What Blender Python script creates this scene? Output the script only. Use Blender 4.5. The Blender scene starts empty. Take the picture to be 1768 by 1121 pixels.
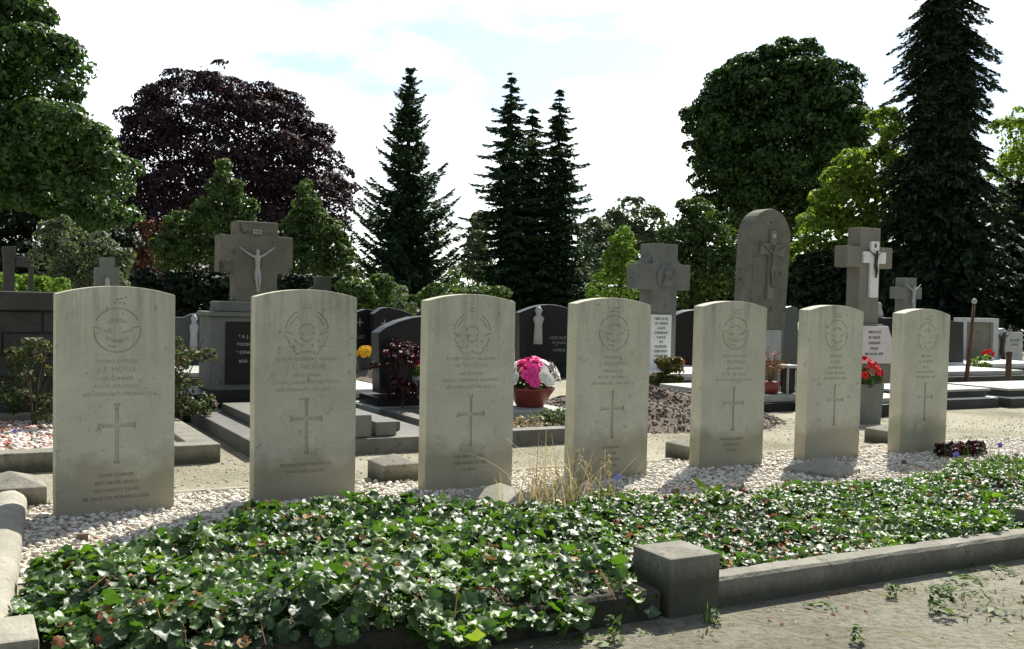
import bpy, bmesh, math, random
import numpy as np
from mathutils import Vector, Matrix, Euler

PI = math.pi
random.seed(7)
rng = np.random.default_rng(11)
scene = bpy.context.scene
col = scene.collection

# ------------------------------------------------------------------ camera
F, PITCH, ROLL, CH = 1734.26, 0.0222, 0.0241, 0.7587      # measured on a 1768 x 1121 frame
cam_d = bpy.data.cameras.new('camera')
cam = bpy.data.objects.new('camera', cam_d)
col.objects.link(cam)
cam_d.sensor_fit = 'HORIZONTAL'
cam_d.sensor_width = 36
cam_d.lens = F / 1768 * 36
cam_d.clip_start = 0.05
cam_d.clip_end = 3000
cam.matrix_world = (Matrix.Translation((0, 0, CH)) @ Matrix.Rotation(PI / 2 - PITCH, 4, 'X')
                    @ Matrix.Rotation(ROLL, 4, 'Z'))
scene.camera = cam


def ray(px, py):
    X, Y = px - 884, py - 560.5
    cr, sr = math.cos(ROLL), math.sin(ROLL)
    u, w = X * cr + Y * sr, -X * sr + Y * cr
    c, s = math.cos(PITCH), math.sin(PITCH)
    a, v = u / F, -w / F
    return Vector((a, c + v * s, -s + v * c))


def G(px, py, z=0.0):                      # point of the ground (or of a level z) seen at a pixel
    r = ray(px, py)
    t = (z - CH) / r.z
    return Vector((r.x * t, r.y * t, z))


def at(px, py, D):                         # point at distance D in front of the camera
    r = ray(px, py)
    t = D / r.y
    return Vector((r.x * t, D, CH + r.z * t))


YAW = 0.5025
E1 = Vector((math.cos(YAW), math.sin(YAW), 0))
E2 = Vector((-math.sin(YAW), math.cos(YAW), 0))
R0 = Vector((-1.3367, 3.3807, 0))


def row(s, t, z=0.0):                      # the grave field's own grid: along the row / back from it
    return R0 + E1 * s + E2 * t + Vector((0, 0, z))


def st(p):
    d = Vector((p.x, p.y, 0)) - R0
    return d.dot(E1), d.dot(E2)


def trace(loc, yaw, pts):                  # measured corners -> (x, z) on a monument's front plane
    e = Vector((math.cos(yaw), math.sin(yaw), 0))
    n = Vector((-e.y, e.x, 0))
    out = []
    for px, py in pts:
        r = ray(px, py)
        t = (Vector(loc) - Vector((0, 0, CH))).dot(n) / r.dot(n)
        p = Vector((0, 0, CH)) + r * t - Vector(loc)
        out.append((p.dot(e), p.z))
    return out


# ------------------------------------------------------------------ object helpers
def tag(o, label=None, cat=None, group=None, kind=None):
    if label: o['label'] = label
    if cat: o['category'] = cat
    if group: o['group'] = group
    if kind: o['kind'] = kind
    return o


def thing(name, label, cat, loc=(0, 0, 0), yaw=0.0, group=None):
    o = bpy.data.objects.new(name, None)
    o.empty_display_size = 0.1
    col.objects.link(o)
    o.location = loc
    o.rotation_euler = (0, 0, yaw)
    return tag(o, label, cat, group)


def link(name, me, mat, parent=None, smooth=False):
    o = bpy.data.objects.new(name, me)
    col.objects.link(o)
    if mat is not None:
        me.materials.clear()
        me.materials.append(mat)
    if smooth:
        me.polygons.foreach_set('use_smooth', [True] * len(me.polygons))
    if parent: o.parent = parent
    return o


def copy_tree(o, parent=None):
    c = o.copy()
    col.objects.link(c)
    c.parent = parent
    for ch in list(o.children):
        copy_tree(ch, c)
    return c


class MB:
    def __init__(self):
        self.v, self.f = [], []

    def add(self, vs, fs):
        n = len(self.v)
        self.v += [tuple(p) for p in vs]
        self.f += [tuple(i + n for i in f) for f in fs]
        return self

    def box(self, x0, x1, y0, y1, z0, z1, M=None, taper=0.0):
        k = taper
        vs = [(x0, y0, z0), (x1, y0, z0), (x1, y1, z0), (x0, y1, z0),
              (x0 + k, y0 + k, z1), (x1 - k, y0 + k, z1), (x1 - k, y1 - k, z1), (x0 + k, y1 - k, z1)]
        if M: vs = [M @ Vector(p) for p in vs]
        return self.add(vs, [(0, 3, 2, 1), (4, 5, 6, 7), (0, 1, 5, 4), (1, 2, 6, 5), (2, 3, 7, 6), (3, 0, 4, 7)])

    def prism(self, pts, y0, y1):          # outline in (x, z), counter-clockwise seen from the front
        n = len(pts)
        vs = [(x, y0, z) for x, z in pts] + [(x, y1, z) for x, z in pts]
        fs = [tuple(range(n)), tuple(range(2 * n - 1, n - 1, -1))]
        fs += [(i, i + n, (i + 1) % n + n, (i + 1) % n) for i in range(n)]
        return self.add(vs, fs)

    def tube(self, path, radii, seg=8):
        path = [Vector(p) for p in path]
        vs, fs = [], []
        for i, p in enumerate(path):
            d = (path[min(i + 1, len(path) - 1)] - path[max(i - 1, 0)]).normalized()
            a = d.orthogonal().normalized() if abs(d.z) > .95 else d.cross(Vector((0, 0, 1))).normalized()
            b = d.cross(a)
            for k in range(seg):
                w = 2 * PI * k / seg
                vs.append(p + (a * math.cos(w) + b * math.sin(w)) * radii[i])
        for i in range(len(path) - 1):
            for k in range(seg):
                k2 = (k + 1) % seg
                fs.append((i * seg + k, i * seg + k2, (i + 1) * seg + k2, (i + 1) * seg + k))
        fs.append(tuple(range(seg - 1, -1, -1)))
        n = (len(path) - 1) * seg
        fs.append(tuple(n + k for k in range(seg)))
        return self.add(vs, fs)

    def lathe(self, prof, seg=24, c=(0, 0, 0)):
        vs, fs = [], []
        for r, z in prof:
            for k in range(seg):
                w = 2 * PI * k / seg
                vs.append((c[0] + r * math.cos(w), c[1] + r * math.sin(w), c[2] + z))
        for i in range(len(prof) - 1):
            for k in range(seg):
                k2 = (k + 1) % seg
                fs.append((i * seg + k, i * seg + k2, (i + 1) * seg + k2, (i + 1) * seg + k))
        fs.append(tuple(range(seg - 1, -1, -1)))
        n = (len(prof) - 1) * seg
        fs.append(tuple(n + k for k in range(seg)))
        return self.add(vs, fs)

    def mesh(self, name='m', bevel=0.0, seg=2, fix=True):
        me = bpy.data.meshes.new(name)
        me.from_pydata(self.v, [], self.f)
        bm = bmesh.new()
        bm.from_mesh(me)
        if fix: bmesh.ops.recalc_face_normals(bm, faces=bm.faces)
        if bevel:
            es = [e for e in bm.edges if len(e.link_faces) == 2 and e.calc_face_angle(0) > 0.5]
            bmesh.ops.bevel(bm, geom=es, offset=bevel, segments=seg, affect='EDGES', profile=.6)
        bm.to_mesh(me)
        bm.free()
        return me

    def build(self, name, mat, parent=None, bevel=0.0, smooth=False, seg=2):
        return link(name, self.mesh(name, bevel, seg), mat, parent, smooth)


def np_mesh(name, verts, faces):           # faces: (n, k) array, all with k corners
    me = bpy.data.meshes.new(name)
    verts = np.ascontiguousarray(verts, dtype=np.float32)
    faces = np.ascontiguousarray(faces, dtype=np.int32)
    n, k = faces.shape
    me.vertices.add(len(verts))
    me.vertices.foreach_set('co', verts.ravel())
    me.loops.add(n * k)
    me.loops.foreach_set('vertex_index', faces.ravel())
    me.polygons.add(n)
    me.polygons.foreach_set('loop_start', np.arange(n, dtype=np.int32) * k)
    me.polygons.foreach_set('loop_total', np.full(n, k, dtype=np.int32))
    me.update(calc_edges=True)
    return me


# ------------------------------------------------------------------ materials
def new_mat(name):
    m = bpy.data.materials.new(name)
    m.use_nodes = True
    nt = m.node_tree
    b = nt.nodes['Principled BSDF']
    return m, nt, b, nt.nodes.new, nt.links.new


def ramp(nt, stops):
    r = nt.nodes.new('ShaderNodeValToRGB')
    el = r.color_ramp.elements
    while len(el) < len(stops): el.new(.5)
    for e, (p, c) in zip(el, stops):
        e.position = p
        e.color = (*c, 1)
    return r


def noise(nt, scale, detail=4, rough=.6, vec=None, kind='Object'):
    n = nt.nodes.new('ShaderNodeTexNoise')
    n.inputs['Scale'].default_value = scale
    n.inputs['Detail'].default_value = detail
    n.inputs['Roughness'].default_value = rough
    if vec is None:
        tc = nt.nodes.new('ShaderNodeTexCoord')
        vec = tc.outputs[kind]
    nt.links.new(vec, n.inputs['Vector'])
    return n


def stone(name, c1, c2, scale=6, rough=.85, bump=.25, fine=120, spec=.3, c3=None, c3amt=.62, stain_shade=None):
    m, nt, b, N, L = new_mat(name)
    n = noise(nt, scale, 6, .65)
    r = ramp(nt, [(.3, c1), (.7, c2)])
    L(n.outputs['Fac'], r.inputs['Fac'])
    colour = r.outputs['Color']
    n2 = noise(nt, fine, 3, .7)
    r2 = ramp(nt, [(.35, (.8, .8, .8)), (.65, (1.08, 1.08, 1.08))])
    L(n2.outputs['Fac'], r2.inputs['Fac'])
    mx = N('ShaderNodeMix'); mx.data_type = 'RGBA'; mx.blend_type = 'MULTIPLY'
    mx.inputs[0].default_value = 1
    L(colour, mx.inputs[6]); L(r2.outputs['Color'], mx.inputs[7])
    colour = mx.outputs[2]
    if c3:                                 # patches of lichen or dirt
        n3 = noise(nt, scale * 2.3, 7, .7)
        r3 = ramp(nt, [(c3amt, (0, 0, 0)), (c3amt + .08, (1, 1, 1))])
        L(n3.outputs['Fac'], r3.inputs['Fac'])
        m3 = N('ShaderNodeMix'); m3.data_type = 'RGBA'
        L(r3.outputs['Color'], m3.inputs[0]); L(colour, m3.inputs[6])
        m3.inputs[7].default_value = (*c3, 1)
        colour = m3.outputs[2]
    if stain_shade:                               # soil-line stains plus painted shade: side faces darkened, tops kept bright
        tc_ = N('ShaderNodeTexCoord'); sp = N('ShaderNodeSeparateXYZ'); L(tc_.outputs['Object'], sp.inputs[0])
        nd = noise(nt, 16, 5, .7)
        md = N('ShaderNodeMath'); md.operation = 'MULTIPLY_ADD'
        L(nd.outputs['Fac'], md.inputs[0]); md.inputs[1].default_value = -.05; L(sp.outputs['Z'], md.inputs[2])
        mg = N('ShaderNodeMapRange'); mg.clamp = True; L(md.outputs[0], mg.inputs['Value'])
        mg.inputs['From Min'].default_value = stain_shade - .088; mg.inputs['From Max'].default_value = stain_shade - .048
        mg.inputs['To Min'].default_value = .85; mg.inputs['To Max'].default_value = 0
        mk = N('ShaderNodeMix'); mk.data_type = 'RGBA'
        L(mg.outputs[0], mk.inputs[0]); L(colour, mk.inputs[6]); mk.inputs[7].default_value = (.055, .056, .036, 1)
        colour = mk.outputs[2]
    L(colour, b.inputs['Base Color'])
    b.inputs['Roughness'].default_value = rough
    b.inputs['Specular IOR Level'].default_value = spec
    if bump:
        bp = N('ShaderNodeBump')
        bp.inputs['Strength'].default_value = bump
        bp.inputs['Distance'].default_value = .004
        L(n2.outputs['Fac'], bp.inputs['Height'])
        L(bp.outputs['Normal'], b.inputs['Normal'])
    return m


def leaf(name, stops, rough=.6, transl=.28, spec=.25, tint=None, patch=0.0, bump=0):
    m, nt, b, N, L = new_mat(name)
    g = N('ShaderNodeNewGeometry')
    r = ramp(nt, stops)
    fac = g.outputs['Random Per Island']
    if patch:
        n = noise(nt, patch, 3, .6)
        ma = N('ShaderNodeMath'); ma.operation = 'MULTIPLY_ADD'
        L(n.outputs['Fac'], ma.inputs[0]); ma.inputs[1].default_value = 1.1
        mb = N('ShaderNodeMath'); mb.operation = 'MULTIPLY_ADD'
        L(fac, mb.inputs[0]); mb.inputs[1].default_value = .5; mb.inputs[2].default_value = -.3
        L(mb.outputs[0], ma.inputs[2])
        fac = ma.outputs[0]
    L(fac, r.inputs['Fac'])
    L(r.outputs['Color'], b.inputs['Base Color'])
    b.inputs['Roughness'].default_value = rough
    b.inputs['Specular IOR Level'].default_value = spec
    if bump:
        bn = noise(nt, bump, 2)
        bp = N('ShaderNodeBump'); bp.inputs['Strength'].default_value = .3; bp.inputs['Distance'].default_value = .004
        L(bn.outputs['Fac'], bp.inputs['Height']); L(bp.outputs['Normal'], b.inputs['Normal'])
    if transl:
        t = N('ShaderNodeBsdfTranslucent')
        mx = N('ShaderNodeMix'); mx.data_type = 'RGBA'; mx.blend_type = 'MULTIPLY'
        mx.inputs[0].default_value = 1
        L(r.outputs['Color'], mx.inputs[6])
        mx.inputs[7].default_value = (*(tint or (1.6, 1.7, .7)), 1)
        L(mx.outputs[2], t.inputs['Color'])
        s = N('ShaderNodeMixShader')
        s.inputs[0].default_value = transl
        L(b.outputs[0], s.inputs[1]); L(t.outputs[0], s.inputs[2])
        L(s.outputs[0], nt.nodes['Material Output'].inputs['Surface'])
    return m


def plain(name, c, rough=.6, metal=0.0, spec=.4):
    m, nt, b, N, L = new_mat(name)
    n = noise(nt, 40, 3)
    r = ramp(nt, [(.3, tuple(x * .85 for x in c)), (.7, tuple(min(1, x * 1.1) for x in c))])
    L(n.outputs['Fac'], r.inputs['Fac'])
    L(r.outputs['Color'], b.inputs['Base Color'])
    b.inputs['Roughness'].default_value = rough
    b.inputs['Metallic'].default_value = metal
    b.inputs['Specular IOR Level'].default_value = spec
    return m


def war_stone():
    m, nt, b, N, L = new_mat('pale_limestone')
    tc = N('ShaderNodeTexCoord')
    oi = N('ShaderNodeObjectInfo')
    off = N('ShaderNodeVectorMath'); off.operation = 'MULTIPLY_ADD'
    cmb = N('ShaderNodeCombineXYZ')
    for k in range(3): L(oi.outputs['Random'], cmb.inputs[k])
    L(cmb.outputs[0], off.inputs[0]); off.inputs[1].default_value = (9, 9, 9)
    L(tc.outputs['Object'], off.inputs[2])
    v = off.outputs[0]
    n1 = noise(nt, 7, 6, .65, v)
    r1 = ramp(nt, [(.28, (.455, .44, .335)), (.72, (.575, .555, .435))])
    L(n1.outputs['Fac'], r1.inputs['Fac'])
    n2 = noise(nt, 160, 3, .7, v)
    r2 = ramp(nt, [(.3, (.86, .86, .86)), (.7, (1.06, 1.06, 1.06))])
    L(n2.outputs['Fac'], r2.inputs['Fac'])
    mx = N('ShaderNodeMix'); mx.data_type = 'RGBA'; mx.blend_type = 'MULTIPLY'; mx.inputs[0].default_value = 1
    L(r1.outputs['Color'], mx.inputs[6]); L(r2.outputs['Color'], mx.inputs[7])
    # splash stain rising from the gravel, with a ragged upper edge
    sep = N('ShaderNodeSeparateXYZ'); L(tc.outputs['Object'], sep.inputs[0])
    n3 = noise(nt, 9, 5, .6, v)
    ma = N('ShaderNodeMath'); ma.operation = 'MULTIPLY_ADD'
    L(n3.outputs['Fac'], ma.inputs[0]); ma.inputs[1].default_value = .24
    L(sep.outputs['Z'], ma.inputs[2])
    mr = N('ShaderNodeMapRange'); mr.clamp = True
    L(ma.outputs[0], mr.inputs['Value'])
    mr.inputs['From Min'].default_value = .26; mr.inputs['From Max'].default_value = .34
    mr.inputs['To Min'].default_value = .85; mr.inputs['To Max'].default_value = 0
    n4 = noise(nt, 5, 3, .5, v)
    r4 = ramp(nt, [(.35, (.26, .26, .165)), (.62, (.36, .315, .23))])
    L(n4.outputs['Fac'], r4.inputs['Fac'])
    m2 = N('ShaderNodeMix'); m2.data_type = 'RGBA'
    L(mr.outputs[0], m2.inputs[0]); L(mx.outputs[2], m2.inputs[6]); L(r4.outputs['Color'], m2.inputs[7])
    # green-grey runs under the top edge
    sc = N('ShaderNodeVectorMath'); sc.operation = 'MULTIPLY'
    L(v, sc.inputs[0]); sc.inputs[1].default_value = (22, 22, 1.6)
    n5 = noise(nt, 1, 5, .65, sc.outputs[0])
    mr5 = N('ShaderNodeMapRange'); mr5.clamp = True
    L(n5.outputs['Fac'], mr5.inputs['Value'])
    mr5.inputs['From Min'].default_value = .46; mr5.inputs['From Max'].default_value = .66
    mr6 = N('ShaderNodeMapRange'); mr6.clamp = True
    L(sep.outputs['Z'], mr6.inputs['Value'])
    mr6.inputs['From Min'].default_value = .45; mr6.inputs['From Max'].default_value = .78
    mr6.inputs['To Max'].default_value = .62
    mm = N('ShaderNodeMath'); mm.operation = 'MULTIPLY'
    L(mr5.outputs[0], mm.inputs[0]); L(mr6.outputs[0], mm.inputs[1])
    m3 = N('ShaderNodeMix'); m3.data_type = 'RGBA'
    L(mm.outputs[0], m3.inputs[0]); L(m2.outputs[2], m3.inputs[6]); m3.inputs[7].default_value = (.18, .20, .145, 1)
    # small lichen spots
    n7 = noise(nt, 38, 4, .6, v)
    r7 = ramp(nt, [(.62, (0, 0, 0)), (.70, (.65, .65, .65))])
    L(n7.outputs['Fac'], r7.inputs['Fac'])
    m4 = N('ShaderNodeMix'); m4.data_type = 'RGBA'
    L(r7.outputs['Color'], m4.inputs[0]); L(m3.outputs[2], m4.inputs[6]); m4.inputs[7].default_value = (.23, .23, .17, 1)
    mv = N('ShaderNodeMapRange'); L(oi.outputs['Random'], mv.inputs['Value'])
    mv.inputs['To Min'].default_value = .9; mv.inputs['To Max'].default_value = 1.08
    m5 = N('ShaderNodeVectorMath'); m5.operation = 'SCALE'
    L(m4.outputs[2], m5.inputs[0]); L(mv.outputs[0], m5.inputs['Scale'])
    L(m5.outputs[0], b.inputs['Base Color'])
    b.inputs['Roughness'].default_value = .9
    b.inputs['Specular IOR Level'].default_value = .2
    bp = N('ShaderNodeBump'); bp.inputs['Strength'].default_value = .25; bp.inputs['Distance'].default_value = .003
    L(n2.outputs['Fac'], bp.inputs['Height']); L(bp.outputs['Normal'], b.inputs['Normal'])
    return m


M = {}
M['war'] = war_stone()
M['war_letter'] = stone('weathered_lettering', (.36, .35, .262), (.42, .405, .31), bump=0)
M['stained_letter'] = stone('stained_lettering', (.19, .185, .12), (.25, .225, .16), bump=0)
M['kerb'] = stone('mossy_concrete', (.24, .23, .18), (.36, .34, .28), 9, .9, .5, 90, c3=(.10, .11, .06))
M['kerb_dark'] = stone('dark_concrete', (.15, .145, .115), (.27, .255, .21), 9, .9, .6, 90, c3=(.09, .095, .06), c3amt=.58, stain_shade=.085)
M['post_dark'] = stone('dark_post_concrete', (.15, .145, .115), (.27, .255, .21), 9, .9, .6, 90, c3=(.09, .095, .06), c3amt=.58, stain_shade=.15)
M['kerb_black'] = stone('shade_black_concrete', (.03, .029, .021), (.07, .066, .05), 9, .95, .6, 90, c3=(.02, .024, .013), c3amt=.5)  # kerb painted near-black for the shade under the overhanging leaves
M['grey_stone'] = stone('grey_stone', (.125, .13, .118), (.195, .20, .178), 5, .9, .3, 100, c3=(.06, .065, .05), c3amt=.6)
M['brown_stone'] = stone('brown_grey_stone', (.115, .112, .085), (.185, .18, .138), 5, .9, .3, 100, c3=(.055, .055, .04), c3amt=.58)
M['cross_stone'] = stone('brown_cross_stone', (.16, .15, .12), (.22, .21, .17), 5, .9, .3, 100, c3=(.09, .085, .065), c3amt=.62)
M['dark_stone'] = stone('dark_stone', (.035, .037, .031), (.065, .066, .056), 6, .8, .3, 100, c3=(.04, .05, .035), c3amt=.58)
M['light_stone'] = stone('light_grey_stone', (.30, .31, .31), (.42, .43, .42), 8, .6, .2, 120)
M['pink_stone'] = stone('pinkish_white_stone', (.55, .50, .49), (.68, .62, .60), 8, .6, .1, 120)
M['white_stone'] = stone('white_stone', (.62, .63, .60), (.75, .75, .72), 8, .6, .1, 120)
M['ledger'] = stone('worn_grey_slab', (.28, .29, .26), (.40, .41, .37), 6, .7, .3, 90, c3=(.16, .17, .13), c3amt=.6)
M['slab_dark'] = stone('weathered_dark_slab', (.09, .09, .078), (.17, .17, .148), 6, .7, .3, 90, c3=(.08, .085, .06), c3amt=.58)
M['black_granite'] = stone('black_granite', (.006, .007, .007), (.011, .012, .012), 30, .35, 0, 200, spec=.2)
M['dark_granite'] = stone('dark_granite', (.008, .010, .010), (.018, .02, .02), 30, .4, 0, 200, spec=.2)
M['green_granite'] = stone('grey_green_granite', (.04, .052, .05), (.07, .082, .08), 30, .35, 0, 200, spec=.4)
M['letter_white'] = plain('white_lettering', (.42, .42, .40))
M['letter_black'] = plain('black_lettering', (.13, .13, .13))
M['letter_grey'] = plain('grey_lettering', (.20, .20, .19))
M['metal'] = stone('grey_cast_metal', (.30, .30, .28), (.42, .42, .39), 20, .5, .1, 90)
M['bronze'] = plain('dark_bronze', (.022, .02, .016), .5)
M['rust'] = stone('rusty_iron', (.065, .036, .022), (.115, .065, .038), 20, .85, .4, 120)
M['terracotta'] = plain('red_brown_plastic', (.20, .035, .025), .35)
M['pot_dark'] = plain('dark_plastic', (.02, .02, .02), .4)
M['bark'] = stone('bark', (.05, .04, .03), (.10, .08, .06), 4, .95, .8, 25)
M['soil'] = stone('dark_soil', (.035, .026, .018), (.075, .055, .038), 12, 1, .8, 70)
M['mound'] = stone('dry_soil', (.10, .078, .06), (.175, .14, .108), 14, 1, .9, 60)
M['wood'] = plain('weathered_wood', (.16, .11, .07), .9)

M['chestnut'] = leaf('chestnut_leaves', [(0, (.016, .040, .010)), (.6, (.040, .090, .017)), (1, (.10, .17, .034))], patch=.9, rough=.48, spec=.35)
M['beech'] = leaf('copper_beech_leaves', [(0, (.014, .009, .012)), (.6, (.030, .016, .021)), (1, (.060, .034, .040))], transl=.12, tint=(1.6, .7, .6))
M['shrub_green'] = leaf('shrub_leaves', [(0, (.03, .06, .016)), (.6, (.06, .105, .027)), (1, (.12, .17, .05))])
M['grey_green'] = leaf('grey_green_leaves', [(0, (.05, .075, .045)), (.6, (.09, .12, .07)), (1, (.15, .18, .11))])
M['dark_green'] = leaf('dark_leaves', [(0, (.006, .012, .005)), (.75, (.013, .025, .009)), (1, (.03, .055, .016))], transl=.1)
M['big_green'] = leaf('broad_tree_leaves', [(0, (.014, .036, .010)), (.6, (.032, .072, .016)), (1, (.07, .13, .025))], transl=.2)
M['bright'] = leaf('bright_leaves', [(0, (.06, .12, .015)), (.6, (.11, .19, .025)), (1, (.18, .27, .05))], transl=.35)
M['yellow_green'] = leaf('yellow_green_leaves', [(0, (.07, .12, .018)), (.6, (.14, .21, .03)), (1, (.24, .31, .06))], transl=.4)
M['spruce'] = leaf('spruce_needles', [(0, (.014, .036, .018)), (.6, (.032, .070, .032)), (1, (.075, .13, .055))], transl=.1)
M['fir'] = leaf('dark_fir_needles', [(0, (.010, .022, .013)), (.6, (.022, .044, .023)), (1, (.05, .08, .04))], transl=.08)
M['rose_leaf'] = leaf('rose_leaves', [(0, (.03, .05, .02)), (.7, (.07, .10, .04)), (1, (.16, .08, .06))])
M['red_leaf'] = leaf('red_brown_leaves', [(0, (.03, .010, .009)), (.6, (.06, .02, .016)), (1, (.10, .045, .02))])
M['cover'] = leaf('glossy_ground_leaves', [(0, (.024, .05, .016)), (.45, (.05, .10, .028)), (.75, (.085, .16, .03)), (.9, (.17, .24, .04)), (1, (.27, .30, .07))], rough=.48, spec=.65, transl=.3, tint=(1.7, 2.0, .5), bump=90, patch=2.4)
M['dead'] = leaf('dead_leaves', [(0, (.14, .04, .02)), (.5, (.27, .11, .04)), (1, (.40, .24, .10))], transl=.2, tint=(1.2, 1, .8))
M['straw'] = leaf('dry_straw', [(0, (.30, .24, .14)), (.6, (.46, .39, .25)), (1, (.33, .36, .15))], transl=.3, tint=(1.2, 1.1, .8))
M['wreath'] = leaf('dark_red_leaves', [(0, (.012, .008, .008)), (.6, (.035, .012, .014)), (1, (.12, .02, .025))], transl=.1, tint=(1.5, .6, .6))
M['pink'] = leaf('pink_petals', [(0, (.75, .03, .16)), (.6, (.85, .05, .25)), (1, (.85, .10, .45))], transl=.25, tint=(1, 1, 1))
M['white_petal'] = leaf('white_petals', [(0, (.75, .75, .70)), (1, (.85, .85, .82))], transl=.2, tint=(1, 1, 1))
M['red_petal'] = leaf('red_petals', [(0, (.42, .010, .010)), (1, (.68, .028, .018))], transl=.25, tint=(1, 1, 1))
M['yellow_petal'] = leaf('yellow_petals', [(0, (.75, .38, .01)), (1, (.85, .55, .03))], transl=.25, tint=(1, 1, 1))
M['violet_petal'] = leaf('violet_petals', [(0, (.16, .12, .55)), (1, (.35, .30, .75))], transl=.25, tint=(1, 1, 1))


def pebble_mat(name, stops):
    m, nt, b, N, L = new_mat(name)
    g = N('ShaderNodeNewGeometry')
    r = ramp(nt, stops)
    L(g.outputs['Random Per Island'], r.inputs['Fac'])
    L(r.outputs['Color'], b.inputs['Base Color'])
    b.inputs['Roughness'].default_value = .8
    return m


M['pebble'] = pebble_mat('white_pebbles', [(0, (.30, .26, .20)), (.15, (.50, .46, .38)), (.6, (.68, .64, .55)), (.95, (.76, .73, .66)), (1, (.45, .27, .17))])
M['plot_pebble'] = pebble_mat('red_and_white_pebbles', [(0, (.38, .12, .08)), (.3, (.45, .20, .14)), (.4, (.6, .56, .48)), (1, (.74, .70, .62))])
M['clod'] = pebble_mat('soil_clods', [(0, (.06, .045, .034)), (.6, (.125, .098, .075)), (1, (.20, .165, .13))])


def ground_mat(name, stops, moss):
    m, nt, b, N, L = new_mat(name)
    n1 = noise(nt, 1.1, 7, .65)
    r1 = ramp(nt, stops)
    L(n1.outputs['Fac'], r1.inputs['Fac'])
    n2 = noise(nt, 45, 6, .75)
    r2 = ramp(nt, [(.32, (.55, .54, .5)), (.55, (1, 1, 1)), (.75, (1.15, 1.14, 1.1))])
    L(n2.outputs['Fac'], r2.inputs['Fac'])
    mx = N('ShaderNodeMix'); mx.data_type = 'RGBA'; mx.blend_type = 'MULTIPLY'; mx.inputs[0].default_value = 1
    L(r1.outputs['Color'], mx.inputs[6]); L(r2.outputs['Color'], mx.inputs[7])
    n3 = noise(nt, 2.7, 6, .7)
    r3 = ramp(nt, [(moss, (0, 0, 0)), (moss + .12, (.75, .75, .75))])
    L(n3.outputs['Fac'], r3.inputs['Fac'])
    m3 = N('ShaderNodeMix'); m3.data_type = 'RGBA'
    L(r3.outputs['Color'], m3.inputs[0]); L(mx.outputs[2], m3.inputs[6]); m3.inputs[7].default_value = (.20, .21, .11, 1)
    L(m3.outputs[2], b.inputs['Base Color'])
    b.inputs['Roughness'].default_value = 1
    b.inputs['Specular IOR Level'].default_value = .1
    bp = N('ShaderNodeBump'); bp.inputs['Strength'].default_value = 1; bp.inputs['Distance'].default_value = .02
    L(n2.outputs['Fac'], bp.inputs['Height']); L(bp.outputs['Normal'], b.inputs['Normal'])
    return m


M['ground'] = ground_mat('sandy_soil', [(.32, (.25, .235, .17)), (.5, (.40, .375, .285)), (.68, (.52, .495, .395))], .58)
M['path'] = ground_mat('trodden_path', [(.32, (.17, .16, .12)), (.5, (.285, .27, .21)), (.68, (.40, .38, .31))], .57)

# ------------------------------------------------------------------ sky and sun
SUN_EL, SUN_AZ = math.radians(45.5), math.atan2(.36, .93)
w = bpy.data.worlds.new('World')
scene.world = w
w.use_nodes = True
nt = w.node_tree
bg = nt.nodes['Background']
sky = nt.nodes.new('ShaderNodeTexSky')
sky.sky_type = 'NISHITA'
sky.sun_disc = False
sky.sun_elevation = SUN_EL
sky.sun_rotation = SUN_AZ
sky.dust_density = 1.0
tc = nt.nodes.new('ShaderNodeTexCoord')
mp = nt.nodes.new('ShaderNodeMapping')
mp.inputs['Scale'].default_value = (1.3, 1.3, 3.6)
mp.inputs['Location'].default_value = (.35, 0, .2)
nt.links.new(tc.outputs['Generated'], mp.inputs['Vector'])
cn = noise(nt, 2.6, 7, .55, mp.outputs[0])
cr_ = ramp(nt, [(.41, (.12, .12, .12)), (.66, (1, 1, 1))])
nt.links.new(cn.outputs['Fac'], cr_.inputs['Fac'])
# clouds are brightest towards the sun and thin out behind the camera
dotn = nt.nodes.new('ShaderNodeVectorMath'); dotn.operation = 'DOT_PRODUCT'
nt.links.new(tc.outputs['Generated'], dotn.inputs[0])
dotn.inputs[1].default_value = (.15, .98, -.12)
cc = nt.nodes.new('ShaderNodeMapRange')
nt.links.new(dotn.outputs['Value'], cc.inputs['Value'])
cc.inputs['From Min'].default_value = .40; cc.inputs['From Max'].default_value = .72
cc.inputs['To Min'].default_value = 3.2; cc.inputs['To Max'].default_value = 12.5
cmb = nt.nodes.new('ShaderNodeCombineColor')
for k in range(3): nt.links.new(cc.outputs[0], cmb.inputs[k])
mxs = nt.nodes.new('ShaderNodeMix'); mxs.data_type = 'RGBA'
nt.links.new(cr_.outputs['Color'], mxs.inputs[0])
hz = nt.nodes.new('ShaderNodeMix'); hz.data_type = 'RGBA'; hz.blend_type = 'MULTIPLY'; hz.inputs[0].default_value = 1
nt.links.new(sky.outputs[0], hz.inputs[6]); hz.inputs[7].default_value = (.72, .80, .83, 1)
nt.links.new(hz.outputs[2], mxs.inputs[6])
nt.links.new(cmb.outputs[0], mxs.inputs[7])
nt.links.new(mxs.outputs[2], bg.inputs['Color'])
bg.inputs['Strength'].default_value = .1

sun_d = bpy.data.lights.new('sun', 'SUN')
sun_d.energy = 5.0
sun_d.angle = math.radians(.5)
sun_d.color = (1, .95, .86)
sun = bpy.data.objects.new('sun', sun_d)
col.objects.link(sun)
sd = Vector((math.sin(SUN_AZ) * math.cos(SUN_EL), math.cos(SUN_AZ) * math.cos(SUN_EL), math.sin(SUN_EL)))
sun.rotation_euler = (-sd).to_track_quat('-Z', 'Y').to_euler()
sun.location = sd * 60
scene.view_settings.view_transform = 'Standard'
scene.view_settings.look = 'None'
scene.view_settings.exposure = .85
scene.view_settings.gamma = 1


# ------------------------------------------------------------------ foliage tools
def unit(a):
    return a / np.maximum(np.linalg.norm(a, axis=1, keepdims=True), 1e-9)


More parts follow.
